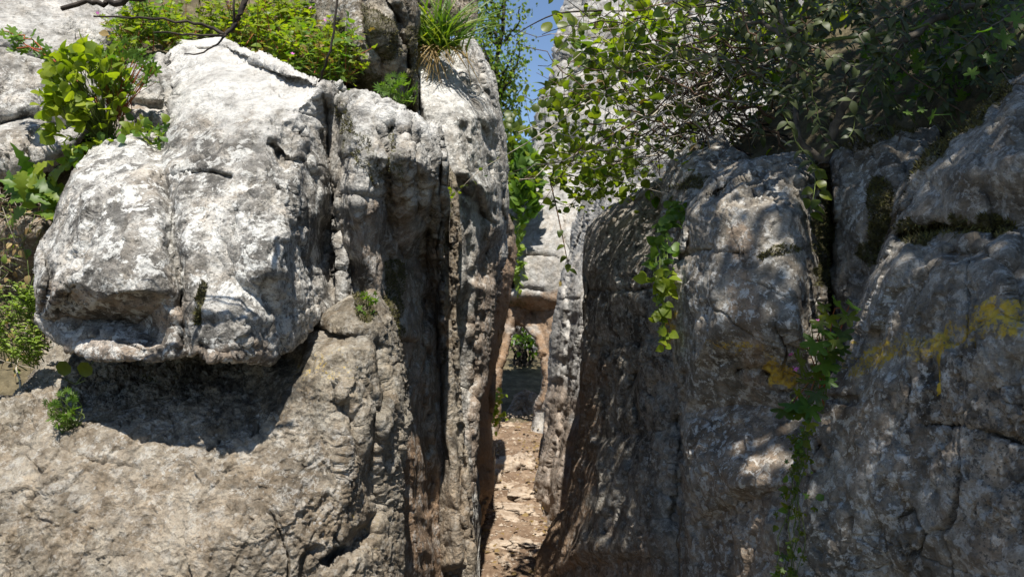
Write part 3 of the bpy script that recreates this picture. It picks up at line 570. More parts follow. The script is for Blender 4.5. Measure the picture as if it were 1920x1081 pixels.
# ------------------------------------------------------------------ plants
def leaf_material(name, c0, c1, trans=.45, gloss=.45):
    m, nt = new_mat(name); b = NB(nt)
    oi = b.n('ShaderNodeObjectInfo').outputs['Random']; at = b.n('ShaderNodeAttribute', _attribute_name='tone'); 
    geo = b.n('ShaderNodeTexCoord').outputs['Object']
    f = b.math('FRACT', b.math('ADD', b.math('MULTIPLY', oi, 1.0), at.outputs['Fac']))
    col = b.mix(f, c0, c1)
    col = b.mix(b.ramp(b.noise(geo, 3.0, 2), [(.4, 0.), (.7, .35)]), col, tuple(c * .6 for c in c0))
    pr = b.n('ShaderNodeBsdfPrincipled', Roughness=gloss); pr.inputs['Specular IOR Level'].default_value = .4
    b.l(col, pr.inputs['Base Color'])
    tr = b.n('ShaderNodeBsdfTranslucent'); b.l(b.mix(1.0, col, (1.9, 2.0, .55), 'MULTIPLY'), tr.inputs[0])
    mx = b.n('ShaderNodeMixShader'); mx.inputs[0].default_value = trans
    b.l(pr.outputs[0], mx.inputs[1]); b.l(tr.outputs[0], mx.inputs[2])
    out = b.n('ShaderNodeOutputMaterial'); b.l(mx.outputs[0], out.inputs[0]); return m
def plain(name, c0, c1, scale=30., rough=.85):
    m, nt = new_mat(name); b = NB(nt); co = b.n('ShaderNodeTexCoord').outputs['Object']
    n = b.noise(co, scale, 5, .65); pr = b.n('ShaderNodeBsdfPrincipled', Roughness=rough); pr.inputs['Specular IOR Level'].default_value = .2
    b.l(b.mix(b.ramp(n, [(.35, 0.), (.65, 1.)]), c0, c1), pr.inputs['Base Color'])
    bu = b.n('ShaderNodeBump', Strength=.6, Distance=.004); b.l(n, bu.inputs['Height']); b.l(bu.outputs[0], pr.inputs['Normal'])
    out = b.n('ShaderNodeOutputMaterial'); b.l(pr.outputs[0], out.inputs[0]); return m
L_LIME = leaf_material('lime_leaf', (.13, .19, .015), (.27, .32, .025))
L_FRESH = leaf_material('fresh_leaf', (.06, .13, .018), (.14, .22, .03))
L_BRAM = leaf_material('bramble_leaf', (.05, .085, .016), (.15, .18, .02), .55, .38)
L_DARK = leaf_material('evergreen_leaf', (.040, .055, .018), (.085, .10, .032), .3, .5)
L_SED = leaf_material('stonecrop_leaf', (.13, .21, .03), (.27, .34, .07), .35)
L_OLIVE = leaf_material('canopy_leaf', (.05, .07, .02), (.09, .11, .03), .3)
L_DRY = leaf_material('dry_leaf', (.20, .13, .05), (.34, .25, .11), .25, .8)
BARK = plain('grey_bark', (.05, .042, .034), (.16, .135, .105))
BARKD = plain('dark_bark', (.018, .015, .013), (.06, .048, .038))
CANE = plain('bramble_cane', (.07, .04, .025), (.17, .11, .07))
STEMR = plain('red_stem', (.25, .05, .03), (.30, .13, .05))
STEMG = plain('green_stem', (.07, .11, .025), (.14, .16, .05))
PINK = plain('pink_petal', (.55, .12, .42), (.65, .22, .52))
PALE = plain('pale_twig', (.28, .24, .18), (.45, .40, .32))

def strip_leaf(wf, n=7, fold=.18, droop=.25, wave=0.0):
    """leaf along +Y, unit length; wf(t) half width"""
    V, Q = [], []
    for i in range(n + 1):
        t = i / n; w = wf(t); z = -droop * t * t + .06 * math.sin(t * 3)
        wv = wave * math.sin(i * 2.4)
        V += [(-w, t - .03 * w, z + fold * w + wv), (0, t, z), (w, t - .03 * w, z + fold * w - wv)]
        if i: a = 3 * i; Q += [(a - 3, a - 2, a + 1, a), (a - 2, a - 1, a + 2, a + 1)]
    return np.array(V, np.float32), np.array(Q)
def lobed_leaf(lobes=5, cut=.5, spread=2.6, teeth=0.0, cup=.15):
    n = lobes * 6; V = [(0, 0, 0)]; Tt = []
    for i in range(n + 1):
        a = (i / n - .5) * 2 * spread; ph = (i / n * lobes) % 1.0
        r = .55 * (1 - cut * abs(2 * ph - 1) ** 1.5) * (1 - .16 * abs(a) / spread)
        if teeth: r *= 1 + teeth * (1 if i % 2 else -1)
        V.append((r * math.sin(a), .45 + r * math.cos(a) - .42, cup * r * r * (1 if i % 6 == 3 else -.6)))
        if i: Tt.append((0, i + 1, i))
    return np.array(V, np.float32), np.array(Tt)
def disc_leaf(n=14, cup=.2):
    V = [(0, .5, -cup * .5)]; Tt = []
    for i in range(n):
        a = 2 * math.pi * i / n; r = .5 * (1 + .05 * math.cos(a * 7)); V.append((r * math.sin(a), .5 - r * math.cos(a), .04 * math.cos(3 * a)))
        Tt.append((0, 1 + i, 1 + (i + 1) % n))
    return np.array(V, np.float32), np.array(Tt)
S = math.sin; PI = math.pi
SHAPES = {
    'ovate': strip_leaf(lambda t: .36 * S(PI * t ** .72) ** .8 + .005),
    'round': strip_leaf(lambda t: .46 * S(PI * t ** .85) ** .62 + .005, 7, .15, .15),
    'lance': strip_leaf(lambda t: .17 * S(PI * t ** .8) + .004, 6, .25, .3),
    'jag': strip_leaf(lambda t: (.30 * S(PI * t ** .6) + .02) * (1 if int(t * 12 + .5) % 2 else .55), 12, .25, .45, .03),
    'blade': strip_leaf(lambda t: .018 * (1 - t) + .002, 6, .3, .5),
    'small': strip_leaf(lambda t: .34 * S(PI * t ** .75) + .01, 4, .2, .2),
    'lobed': lobed_leaf(5, .55, 2.5, .0),
    'fern': lobed_leaf(7, .75, 2.0, .06, .1),
    'disc': disc_leaf(),
    'petal': lobed_leaf(5, .6, PI, 0, .3),
}
_lm = {}
def leaf_data(shape, mat):
    k = (shape, mat.name)
    if k not in _lm:
        V, F = SHAPES[shape]; quad = F.shape[1] == 4
        _lm[k] = mesh_np('leaf_' + shape, V, F if quad else np.zeros((0, 4), int), np.zeros((0, 3), int) if quad else F, mat)
    return _lm[k]
def frame(dirv, nrm):
    y = Vector(dirv).normalized(); z = Vector(nrm) - y * y.dot(Vector(nrm))
    if z.length < 1e-4: z = y.orthogonal()
    z.normalize(); x = y.cross(z); return Matrix((x, y, z)).transposed()
def rv(s=1.0): return Vector((random.gauss(0, s), random.gauss(0, s), random.gauss(0, s)))
def tube(pts, r0, r1, sides=6):
    P = np.array([tuple(p) for p in pts]); n = len(P); V = []; Q = []
    T = np.gradient(P, axis=0); T /= np.linalg.norm(T, axis=1, keepdims=True) + 1e-9
    up = np.array((.31, .17, .93))
    for i in range(n):
        a = np.cross(T[i], up); a /= np.linalg.norm(a) + 1e-9; b = np.cross(T[i], a); r = r0 + (r1 - r0) * i / max(1, n - 1)
        for k in range(sides):
            t = 2 * PI * k / sides; V.append(P[i] + r * (math.cos(t) * a + math.sin(t) * b))
    for i in range(n - 1):
        for k in range(sides): Q.append((i * sides + k, i * sides + (k + 1) % sides, (i + 1) * sides + (k + 1) % sides, (i + 1) * sides + k))
    return np.array(V), np.array(Q)
def spline(pts, n=14, jit=0.0):
    P = [Vector(p) for p in pts]; P = [P[0] * 2 - P[1]] + P + [P[-1] * 2 - P[-2]]; out = []
    m = len(P) - 3
    for i in range(n + 1):
        t = i / n * m; k = min(int(t), m - 1); t -= k; a, b, c, d = P[k:k + 4]
        out.append(.5 * ((2 * b) + (c - a) * t + (2 * a - 5 * b + 4 * c - d) * t * t + (3 * b - a - 3 * c + d) * t ** 3) + (rv(jit) if 0 < i else Vector()))
    return out
class Plant:
    def __init__(s, name, label, cat, loc, group=None):
        s.loc = Vector(loc); s.root = empty(name, s.loc); tag(s.root, label, cat, group)
        s.n = 0; s.buf = {}; s.stems = {}
    def leaf(s, pos, dirv, nrm, size, shape, mat, own=True, wscale=1.0, name='leaf'):
        R = frame(dirv, nrm)
        if own and s.n < 300:
            o = bpy.data.objects.new(name, leaf_data(shape, mat)); COL.objects.link(o); o.parent = s.root
            o.matrix_local = Matrix.Translation(Vector(pos) - s.loc) @ R.to_4x4() @ Matrix.Diagonal((size * wscale, size, size, 1)); s.n += 1
            return o
        V, F = SHAPES[shape]; A = np.array(R) @ np.diag((size * wscale, size, size))
        s.buf.setdefault(mat.name, []).append((V @ A.T.astype(np.float32) + np.array(Vector(pos) - s.loc), F, random.random()))
    def stem(s, pts, r0, r1, mat, own=None, sides=5):
        V, Q = tube([Vector(p) - s.loc for p in pts], r0, r1, sides)
        if own: return link(own, mesh_np(own, V, Q, np.zeros((0, 3), int), mat), s.root)
        s.stems.setdefault(mat.name, []).append((V, Q, 0.0))
    def done(s, part='foliage', stems='stems', kind=None):
        if sum(len(L) for L in s.stems.values()) <= 40:
            for mn, L in s.stems.items():
                for v, f, t in L: link('stem', mesh_np('stem', v, f, np.zeros((0, 3), int), bpy.data.materials[mn]), s.root)
            s.stems = {}
        for buf, nm in ((s.buf, part), (s.stems, stems)):
            for mn, L in buf.items():
                V = []; Q = []; T = []; tone = []; b = 0
                for v, f, t in L:
                    V.append(v); (Q if f.shape[1] == 4 else T).append(f + b); b += len(v); tone.append(np.full(len(v), t))
                tone = np.concatenate(tone); c = np.stack([tone, tone, tone, np.ones_like(tone)], 1)
                o = link(nm, mesh_np(nm, np.concatenate(V), np.concatenate(Q) if Q else np.zeros((0, 4), int), np.concatenate(T) if T else np.zeros((0, 3), int), bpy.data.materials[mn], True, {'tone': c}), s.root)
                tag(o, kind='stuff')
        return s.root
def bushy(p, c, rad, n, size, shape, mat, up=(0, -.5, .8), own=True, spread=.55, stem_mat=None, foot=None, shell=True):
    """n leaves on short stalks around centre c"""
    foot = Vector(foot) if foot is not None else Vector(c) - Vector((0, 0, rad[2]))
    for i in range(n):
        v = rv().normalized() * (random.uniform(.55, 1) if shell else random.random() ** .4)
        pos = Vector((c[0] + v.x * rad[0], c[1] + v.y * rad[1], c[2] + v.z * rad[2]))
        out = (pos - foot).normalized(); sz = size * random.uniform(.65, 1.25)
        p.leaf(pos, out + rv(spread) , Vector(up) + rv(spread * .8), sz, shape, mat, own, random.uniform(.85, 1.15))
        if stem_mat and i % 2 == 0: p.stem(spline([foot + rv(.01), foot.lerp(pos, .5) + rv(.012), pos], 5), .0018, .001, stem_mat, None, 4)

# leafy plant growing between the slab and the boulder
p = Plant('leafy_plant', 'bushy plant of broad glossy yellow-green leaves before the sloping grey slab', 'plant', W(195, 285, 2.62))
bushy(p, W(165, 165, 2.55), (.13, .12, .15), 260, .040, 'round', L_LIME, (-.1, -.55, .75), stem_mat=STEMG, foot=W(200, 270, 2.62))
bushy(p, W(235, 130, 2.6), (.10, .10, .09), 110, .036, 'lobed', L_FRESH, (0, -.5, .8), stem_mat=STEMR, foot=W(215, 220, 2.62))
bushy(p, W(120, 215, 2.5), (.07, .08, .10), 80, .038, 'round', L_LIME, (-.3, -.6, .6), foot=W(190, 260, 2.6))
for k in range(3):
    sp = spline([W(190, 200, 2.6), W(110 - 10 * k, 120 - 8 * k, 2.62), W(55 - 12 * k, 75 + 6 * k, 2.7), W(8 + 22 * k, 58 + 18 * k, 2.75)], 16, .004); p.stem(sp, .0035, .0015, STEMR)
    for q in sp[5:]: p.leaf(q + rv(.012), Vector((-.5, -.2, .3)) + rv(.5), Vector((0, -.6, .7)) + rv(.4), random.uniform(.03, .055), 'lobed', L_FRESH)
p.done()
p = Plant('thistle_rosette', 'rosette of long jagged pale green leaves at the foot of the leafy plant', 'plant', W(75, 390, 2.55))
for k in range(26):
    a = random.uniform(-2.2, 2.2); foot = W(85, 370, 2.55); dirv = Vector((S(a) * .8, -.35, .55 * math.cos(a) + .2))
    p.leaf(foot + rv(.05), dirv + rv(.2), Vector((0, -.7, .6)) + rv(.25), random.uniform(.06, .115), 'jag', L_FRESH if k % 3 else L_LIME)
p.leaf(W(45, 320, 2.45), (-.1, -.2, -1), (0, -1, .2), .09, 'jag', L_LIME); p.done()
p = Plant('creeping_herb', 'low creeping herb along the seam above the boulder\'s left lobe', 'plant', W(215, 290, 2.6))
for k in range(170):
    t = random.random(); c = W(120 + 200 * t + random.gauss(0, 14), 305 - 60 * t + random.gauss(0, 18), 2.55 + random.gauss(0, .05))
    p.leaf(c, Vector((0, -.3, .7)) + rv(.7), Vector((0, -.6, .7)) + rv(.5), random.uniform(.02, .045), random.choice(('small', 'ovate', 'lobed')), random.choice((L_FRESH, L_LIME)))
p.done()
# herbs on the bank above the boulder
HERB = [('tall tangle of flowering herbs under the hanging twig', 300, 40, 3.35, 60), ('bright clump of flowering herbs above the boulder crest', 420, 30, 3.6, 90), ('broad bright patch of flowering herbs on the bank', 500, 45, 3.5, 85),
        ('low herbs spilling over the boulder crest beside the mossy rock', 570, 85, 3.2, 55), ('small-leaved herbs with pink flowers at the foot of the mossy rock', 625, 105, 3.05, 40), ('loose wiry herb standing beside the grey slab', 240, 60, 3.3, 40), ('dense lime herbs against the upper edge of the mossy rock', 545, 15, 3.7, 60)]
for k, (lab, px, py, d, sp) in enumerate(HERB):
    p = Plant('flowering_herb', lab, 'herb', W(px, py + 45, d), 'herbs on the bank above the boulder'); u = d / FPX
    for q in range(64 if k != 5 else 16):
        a = W(px + random.gauss(0, sp * .6), py + 48 + random.uniform(-22, 12), d + random.gauss(0, .08)); L = random.uniform(.06, .17) * (1.35 if random.random() < .15 else 1)
        e = a + Vector((random.gauss(0, .05), random.gauss(-.04, .04), L)); stp = spline([a, a.lerp(e, .5) + rv(.015), e], 6); p.stem(stp, .0022, .001, random.choice((STEMR, STEMG, STEMG)), None, 4)
        mt = random.choice((L_FRESH, L_LIME, L_LIME)) if random.random() > .06 else L_DRY
        for t in stp[1:]:
            for z in range(random.choice((1, 2, 2, 3))): p.leaf(t + rv(.014), Vector((random.gauss(0, 1), random.gauss(-.3, 1), .2)), Vector((0, -.45, .85)) + rv(.35), random.uniform(.018, .045), random.choice(('lobed', 'lobed', 'small', 'ovate', 'fern')), mt, random.random() < .3)
        if q % 22 == 0: p.leaf(e + Vector((0, -.02, .008)), rv(), Vector((0, -1, .6)) + rv(.4), .015, 'petal', PINK, True, name='flower')
    p.done()
# small things left of the boulder
p = Plant('stonecrop', 'feathery bright green stonecrop clump left of the overhanging boulder', 'plant', W(45, 680, 2.3))
for k in range(90):
    a = W(random.uniform(-10, 92), random.uniform(570, 695), 2.36 + random.gauss(0, .03)); b = a + Vector((random.gauss(0, .03), random.uniform(-.08, -.02), random.uniform(.03, .08)))
    p.stem([a, (a + b) / 2 + rv(.006), b], .0018, .001, STEMG, None, 4)
    for j in range(16):
        t = .3 + .7 * j / 16; p.leaf(a.lerp(b, t) + rv(.003), Vector((S(j * 2.4), math.cos(j * 2.4), .35)) + rv(.3), Vector((0, -.4, 1)), random.uniform(.010, .020), 'small', L_SED, False, .75)
p.done()
p = Plant('pennywort', 'two round dark green leaves in the shade under the boulder', 'plant', W(140, 715, 2.18))
for (x, y) in ((121, 704), (161, 706), (178, 668)):
    p.leaf(W(x, y, 2.16), (0, -.2, 1), (0, -1, .25), .042 if x < 170 else .028, 'disc', L_BRAM); p.stem(spline([W(142, 720, 2.2), W(x, y + 6, 2.17)], 4), .0015, .0012, STEMG)
p.done()
p = Plant('ledge_herb', 'small green herb on the ledge below the round leaves', 'herb', W(125, 800, 2.1))
bushy(p, W(118, 765, 2.1), (.045, .05, .05), 70, .026, 'fern', L_FRESH, (0, -.6, .7), stem_mat=STEMG, foot=W(130, 800, 2.12)); p.done()
p = Plant('dry_weeds', 'tangle of dry brown weeds left of the boulder', 'weeds', W(40, 560, 2.7))
for k in range(520):
    a = W(random.uniform(-60, 105) if k < 320 else random.uniform(-420, -40), random.uniform(330, 720), 2.66 + random.gauss(0, .05)); dirv = Vector((random.gauss(0, .6), -.25, random.gauss(-.1, .7)))
    p.stem(spline([a, a + dirv * .04 + rv(.012), a + dirv * .09 + rv(.02)], 5), .0016, .0008, random.choice((PALE, CANE, STEMG)), None, 3)
    if k % 2: p.leaf(a + dirv * .07, dirv + rv(.4), Vector((0, -.7, .6)) + rv(.4), random.uniform(.015, .035), 'small', random.choice((L_DRY, L_DRY, L_SED)), False)
p.stem(spline([W(35, 750, 2.4), W(38, 715, 2.42), W(30, 690, 2.45), W(40, 660, 2.48)], 8), .004, .002, PALE); p.done()
# crevice plants
p = Plant('crevice_fern', 'light green lobed plant on the ledge under the mossy upright boulder', 'plant', W(745, 205, 2.85))
bushy(p, W(742, 172, 2.82), (.075, .06, .06), 46, .052, 'fern', L_FRESH, (0, -.6, .7), stem_mat=STEMG, foot=W(748, 205, 2.85)); p.done()
p = Plant('crevice_herb', 'few small leaves in the mossy crevice between the two boulders', 'herb', W(690, 600, 2.42))
bushy(p, W(690, 570, 2.36), (.03, .03, .06), 16, .026, 'lobed', L_FRESH, (0, -.8, .5), stem_mat=STEMG, foot=W(690, 600, 2.4)); p.done()
p = Plant('crevice_herb', 'tiny green herb on the fluted rib beside the second boulder', 'herb', W(835, 385, 3.15))
bushy(p, W(834, 374, 3.05), (.03, .03, .035), 20, .03, 'small', L_LIME, (0, -.7, .6), foot=W(836, 390, 3.1)); p.done()
p = Plant('grass_tuft', 'tuft of long arching grass on top of the fluted rib', 'grass tuft', W(825, 95, 4.0))
for k in range(150):
    a = W(820 + random.gauss(0, 22), 92 + random.gauss(0, 5), 4.0 + random.gauss(0, .04)); dv = Vector((random.gauss(0, .5), -.4, random.uniform(.2, 1)))
    p.leaf(a, dv, Vector((0, -.5, .5)) + rv(.3), random.uniform(.14, .36), 'blade', L_FRESH if k % 3 else L_LIME, k < 100, 1.6, 'grass_blade')
for k in range(60):
    a = W(815 + random.gauss(0, 22), 85, 3.98); p.leaf(a, Vector((random.gauss(0, .5), -.5, random.uniform(-.7, -.1))), (0, -1, .3), random.uniform(.12, .24), 'blade', L_DRY, False, 1.2)
p.done('dry_blades')
# right-hand crack plants
p = Plant('trailing_plant', 'yellow-green leafy plant hanging down the crack beside the grey column', 'plant', W(1262, 385, 2.75))
for k in range(5):
    sp = spline([W(1262, 390, 2.75), W(1248 + random.uniform(-6, 6), 430, 2.62), W(1240 + random.uniform(-12, 12), 500, 2.52), W(1236 + random.uniform(-8, 14), 560, 2.50), W(1246 + random.uniform(-4, 6), 640, 2.5)], 18, .003); p.stem(sp, .003, .0015, STEMG)
    for i, q in enumerate(sp):
        for j in range(2 if i < 14 else 1): p.leaf(q + rv(.014), Vector((random.gauss(0, .8), -.4, random.uniform(-.6, .5))), Vector((0, -.7, .5)) + rv(.5), random.uniform(.016, .044), random.choice(('jag', 'ovate', 'small')), L_LIME if i > 9 else L_FRESH, True, 1.2)
p.done()
p = Plant('cranesbill', 'cranesbill with large lobed leaves and pink flowers in the crack beside the slab', 'plant', W(1540, 760, 1.9))
for k, (x, y, s) in enumerate([(1575,585,.052),(1555,600,.05),(1590,600,.045),(1545,625,.055),(1580,630,.045),(1565,645,.05),(1530,650,.06),(1555,668,.055),(1515,665,.04),(1540,690,.06),(1500,690,.062),(1525,705,.05),(1560,690,.04),(1575,660,.04),(1510,720,.04),(1488,765,.06),(1470,775,.055),(1500,780,.05),(1520,770,.06),(1530,745,.045),(1495,740,.03),(1550,720,.04),(1520,800,.035),(1510,760,.035),(1600,580,.035),(1535,610,.035),(1545,580,.03)]):
    q = W(x, y - 8, 1.74 + random.gauss(0, .015)); p.leaf(q, Vector((random.gauss(0, .4), -.35, random.uniform(-.9, .3))), Vector((0, -.85, .5)) + rv(.25), s * 1.2, 'lobed', L_FRESH if k % 3 == 0 else L_BRAM, True)
    p.stem(spline([W(1545, 700 + random.uniform(-60, 80), 1.9), q + Vector((0, .04, -.02)), q], 6), .0016, .001, STEMR if k % 3 == 0 else STEMG)
for x, y in ((1483, 664), (1492, 690), (1535, 600)): p.leaf(W(x, y, 1.74), rv(), Vector((0, -1, .3)) + rv(.3), .014, 'petal', PINK, True, name='flower')
p.done()
p = Plant('creeper', 'creeper with tiny leaves trailing down the crack below the cranesbill', 'plant', W(1490, 1100, 1.9))
for k in range(150):
    t = random.random(); y = 800 + 300 * t; x = 1500 - 12 * t - 20 * t * t + random.gauss(0, 9 + 13 * t)
    p.leaf(W(x, y, 1.84 + random.gauss(0, .02)), Vector((random.gauss(0, .7), -.3, random.gauss(0, .6))), Vector((0, -.8, .5)) + rv(.4), random.uniform(.008, .026), random.choice(('lobed', 'small')), random.choice((L_FRESH, L_BRAM, L_BRAM)))
for k in range(5): p.stem(spline([W(1515, 790, 1.86), W(1495 + random.gauss(0, 8), 900, 1.84), W(1490 + random.gauss(0, 14), 1000, 1.84), W(1470 + random.gauss(0, 14), 1100, 1.86)], 16, .002), .0014, .001, STEMG)
p.done()
p = Plant('hanging_shoot', 'short shoot of oval leaves hanging over the mossy groove of the column', 'plant', W(1530, 320, 2.3))
sp = spline([W(1530, 310, 2.32), W(1528, 350, 2.25), W(1520, 400, 2.22)], 10); p.stem(sp, .002, .001, STEMG)
for q in sp: p.leaf(q + rv(.008), Vector((random.gauss(0, .6), -.3, -.4)), Vector((0, -.8, .5)) + rv(.2), random.uniform(.03, .045), 'ovate', L_BRAM)
p.done()
p = Plant('path_sapling', 'thin sapling with bright small leaves at the foot of the ochre rib', 'plant', W(915, 812, 7.6))
for k in range(9):
    sp = spline([W(908, 815, 7.6), W(920 + random.uniform(-6, 10), 790 - 5 * k, 7.5), W(925 + random.uniform(-8, 26), 800 - 9 * k, 7.45)], 10, .006); p.stem(sp, .006, .003, PALE)
    for q in sp[3:]:
        for j in range(2): p.leaf(q + rv(.02), rv(), Vector((0, -.5, .8)) + rv(.4), random.uniform(.04, .065), 'small', L_LIME)
p.done()
# slender tree in the sky gap
p = Plant('slender_tree', 'slender tree with sparse pale leaves against the blue sky', 'tree', W(935, 700, 12.0))
p.stem(spline([W(935, 700, 12.0), W(938, 420, 12.0), W(930, 200, 12.0), W(948, -60, 12.2)], 14, .02), .07, .025, BARKD, 'trunk', 7)
for k in range(34):
    y0 = random.uniform(-20, 480); x0 = 936 + random.gauss(0, 6); sx = random.choice((-1, -1, 1)); L = random.uniform(20, 70)
    sp = spline([W(x0, y0, 12), W(x0 + sx * L * .4, y0 - L * .6, 12 + random.gauss(0, .2)), W(x0 + sx * L * .7, y0 - L * 1.5, 12 + random.gauss(0, .4))], 10, .02); p.stem(sp, .025, .006, BARKD)
    for q in sp[2:]:
        for j in range(14): p.leaf(q + rv(.13), rv(), rv(), random.uniform(.04, .075), 'small', random.choice((L_SED, L_FRESH, L_BRAM)), False)
p.done('crown', 'branches')
p = Plant('cliff_ivy', 'bright leafy shrub in the cleft left of the pale cliff', 'shrub', W(975, 470, 8.2))
bushy(p, W(985, 350, 8.4), (.18, .25, .45), 380, .11, 'small', L_FRESH, (0, -.5, .8), own=False, shell=False, foot=W(970, 440, 8.4))
bushy(p, W(960, 320, 8.6), (.15, .25, .6), 300, .11, 'small', L_BRAM, (0, -.5, .8), own=False, shell=False, foot=W(965, 440, 8.4))
bushy(p, W(972, 480, 8.3), (.04, .1, .4), 90, .08, 'small', L_SED, (0, -.5, .8), own=False, shell=False, foot=W(970, 500, 8.4)); p.done()
p = Plant('hollow_shrub', 'sunlit green shrub seen through the arch opening', 'shrub', W(985, 690, 11.4))
bushy(p, W(998, 648, 10.8), (.30, .3, .22), 130, .085, 'small', L_FRESH, (0, -.5, .8), own=False, shell=False, foot=W(985, 690, 11.3))
for k in range(24): p.stem(spline([W(975 + random.gauss(0, 12), 700, 11), W(978 + random.gauss(0, 14), 660, 10.9), W(982 + random.gauss(0, 20), 610, 10.9)], 8, .03), .02, .008, BARKD)
p.done()

# bramble over the gap
p = Plant('bramble', 'tangled bramble with round leaves arching over the pale cliff', 'bramble', W(1420, 330, 3.1))
starts = [(1500, 180), (1460, 260), (1400, 300), (1520, 80), (1480, 0), (1340, 300)]
for k in range(62):
    x0, y0 = random.choice(starts); d0 = random.uniform(2.9, 3.5)
    x1 = random.uniform(960, 1300); y1 = random.uniform(-20, 400)
    if x1 < 1050: y1 = min(max(y1, 60), 340)
    dd = random.uniform(-.5, .6)
    sag = random.uniform(-40, 60)
    sp = spline([W(x0 + random.gauss(0, 25), y0 + random.gauss(0, 25), d0), W((x0 * 2 + x1) / 3, (2 * y0 + y1) / 3 - 30 + sag, d0 + dd * .4), W((x0 + 2 * x1) / 3, (y0 + 2 * y1) / 3 - 20 + sag, d0 + dd * .8), W(x1, y1, d0 + dd)], 22, .012)
    own = 'cane' if k < 40 else None
    skyclear = lambda q: 960 + q.x / q.y * FPX < 1050 and 540.5 - (q.z - CZ) / q.y * FPX < 130
    p.stem(sp, random.uniform(.0035, .006), .0015, random.choice((CANE, CANE, BARKD, PALE)), own)
    for i in range(3, 22):
        q = sp[i]; pxq = 960 + q.x / q.y * FPX; pyq = 540.5 - (q.z - CZ) / q.y * FPX
        gap = 1210 < pxq < 1440 and 60 < pyq < 290
        if skyclear(q): continue
        nl = 0 if gap and random.random() < .7 else random.choice((0, 0, 1, 1, 2, 3)) if pxq < 1230 else random.choice((0, 0, 1, 1))
        for j in range(nl): p.leaf(q + rv(.03), Vector((random.gauss(-.2, .6), random.gauss(0, .5), random.gauss(-.2, .5))), Vector((0, -.15, 1)) + rv(.55), random.uniform(.022, .055), random.choice(('round', 'ovate', 'ovate')), random.choice((L_BRAM, L_BRAM, L_LIME, L_BRAM, L_FRESH)) if random.random() > .03 else L_DRY)
        if random.random() < .35:
            tw = spline([q, q + rv(.06), q + rv(.12)], 5); p.stem(tw, .0018, .001, random.choice((CANE, BARKD, PALE)), None, 4)
            if not gap:
                for j in range(3): p.leaf(tw[-1 - j] + rv(.015), rv(), Vector((0, -.15, 1)) + rv(.55), random.uniform(.025, .05), 'ovate', random.choice((L_BRAM, L_LIME)))
bushy(p, W(1120, 335, 3.3), (.20, .25, .15), 230, .04, 'ovate', L_LIME, (0, -.2, 1), own=False, shell=False)
bushy(p, W(1060, 240, 3.5), (.15, .25, .25), 180, .038, 'round', L_BRAM, (0, -.2, 1), own=False, shell=False)
bushy(p, W(1150, 120, 3.6), (.35, .3, .30), 130, .06, 'round', L_BRAM, (0, -.2, 1), own=False, shell=False)
bushy(p, W(1480, 90, 3.7), (.40, .3, .35), 500, .065, 'ovate', L_BRAM, (0, -.2, 1), own=False, shell=False)
bushy(p, W(1330, 170, 3.4), (.30, .25, .26), 230, .05, 'ovate', L_BRAM, (0, -.2, 1), own=False, shell=False)
bushy(p, W(1260, 80, 3.5), (.35, .25, .2), 160, .05, 'round', L_LIME, (0, -.2, 1), own=False, shell=False)
sp = spline([W(1030, 330, 3.1), W(1052, 430, 3.05), W(1062, 480, 3.05), W(1068, 505, 3.05)], 12); p.stem(sp, .003, .0012, CANE)
for q in sp[::2]: p.leaf(q, Vector((random.gauss(0, .7), -.2, -.4)), (0, -.5, .8), .035, 'ovate', L_BRAM, False)
sp = spline([W(1130, 20, 3.0), W(1050, 25, 3.0), W(1000, 45, 3.0), W(960, 70, 3.0)], 12); p.stem(sp, .004, .0015, BARKD, 'cane')
for q in sp[:6]: p.leaf(q + rv(.01), rv(), Vector((0, -.2, 1)) + rv(.3), .04, 'ovate', L_LIME)
sp = spline([W(1150, 160, 3.0), W(1000, 260, 2.9), W(900, 320, 2.9), W(850, 370, 2.95)], 16); p.stem(sp, .0025, .001, PALE, 'cane')
for q in sp[8:]: p.leaf(q + rv(.01), rv(), Vector((0, -.2, 1)) + rv(.3), .022, 'ovate', L_BRAM)
p.done()

# evergreen shrub on the right
p = Plant('evergreen_shrub', 'shaded evergreen shrub with narrow leaves and crooked grey trunk above the column', 'shrub', W(1545, 300, 2.35))
p.stem(spline([W(1545, 310, 2.38), W(1560, 260, 2.36), W(1580, 205, 2.34), W(1640, 130, 2.3), W(1720, 60, 2.3), W(1790, 20, 2.35), W(1900, 0, 2.4)], 24, .004), .017, .008, BARK, 'trunk', 8)
p.stem(spline([W(1487, 155, 2.5), W(1480, 80, 2.5), W(1425, 45, 2.6), W(1385, 45, 2.65)], 14, .004), .010, .005, BARK, 'branch', 7)
p.stem(spline([W(1545, 300, 2.38), W(1500, 262, 2.4), W(1490, 160, 2.48), W(1478, 90, 2.5), W(1450, -20, 2.6)], 16, .004), .011, .005, BARK, 'branch', 7)
p.stem(spline([W(1440, 80, 2.35), W(1600, 70, 2.25), W(1720, 52, 2.2), W(1800, 55, 2.25)], 14, .004), .006, .003, STEMG, 'branch', 7)
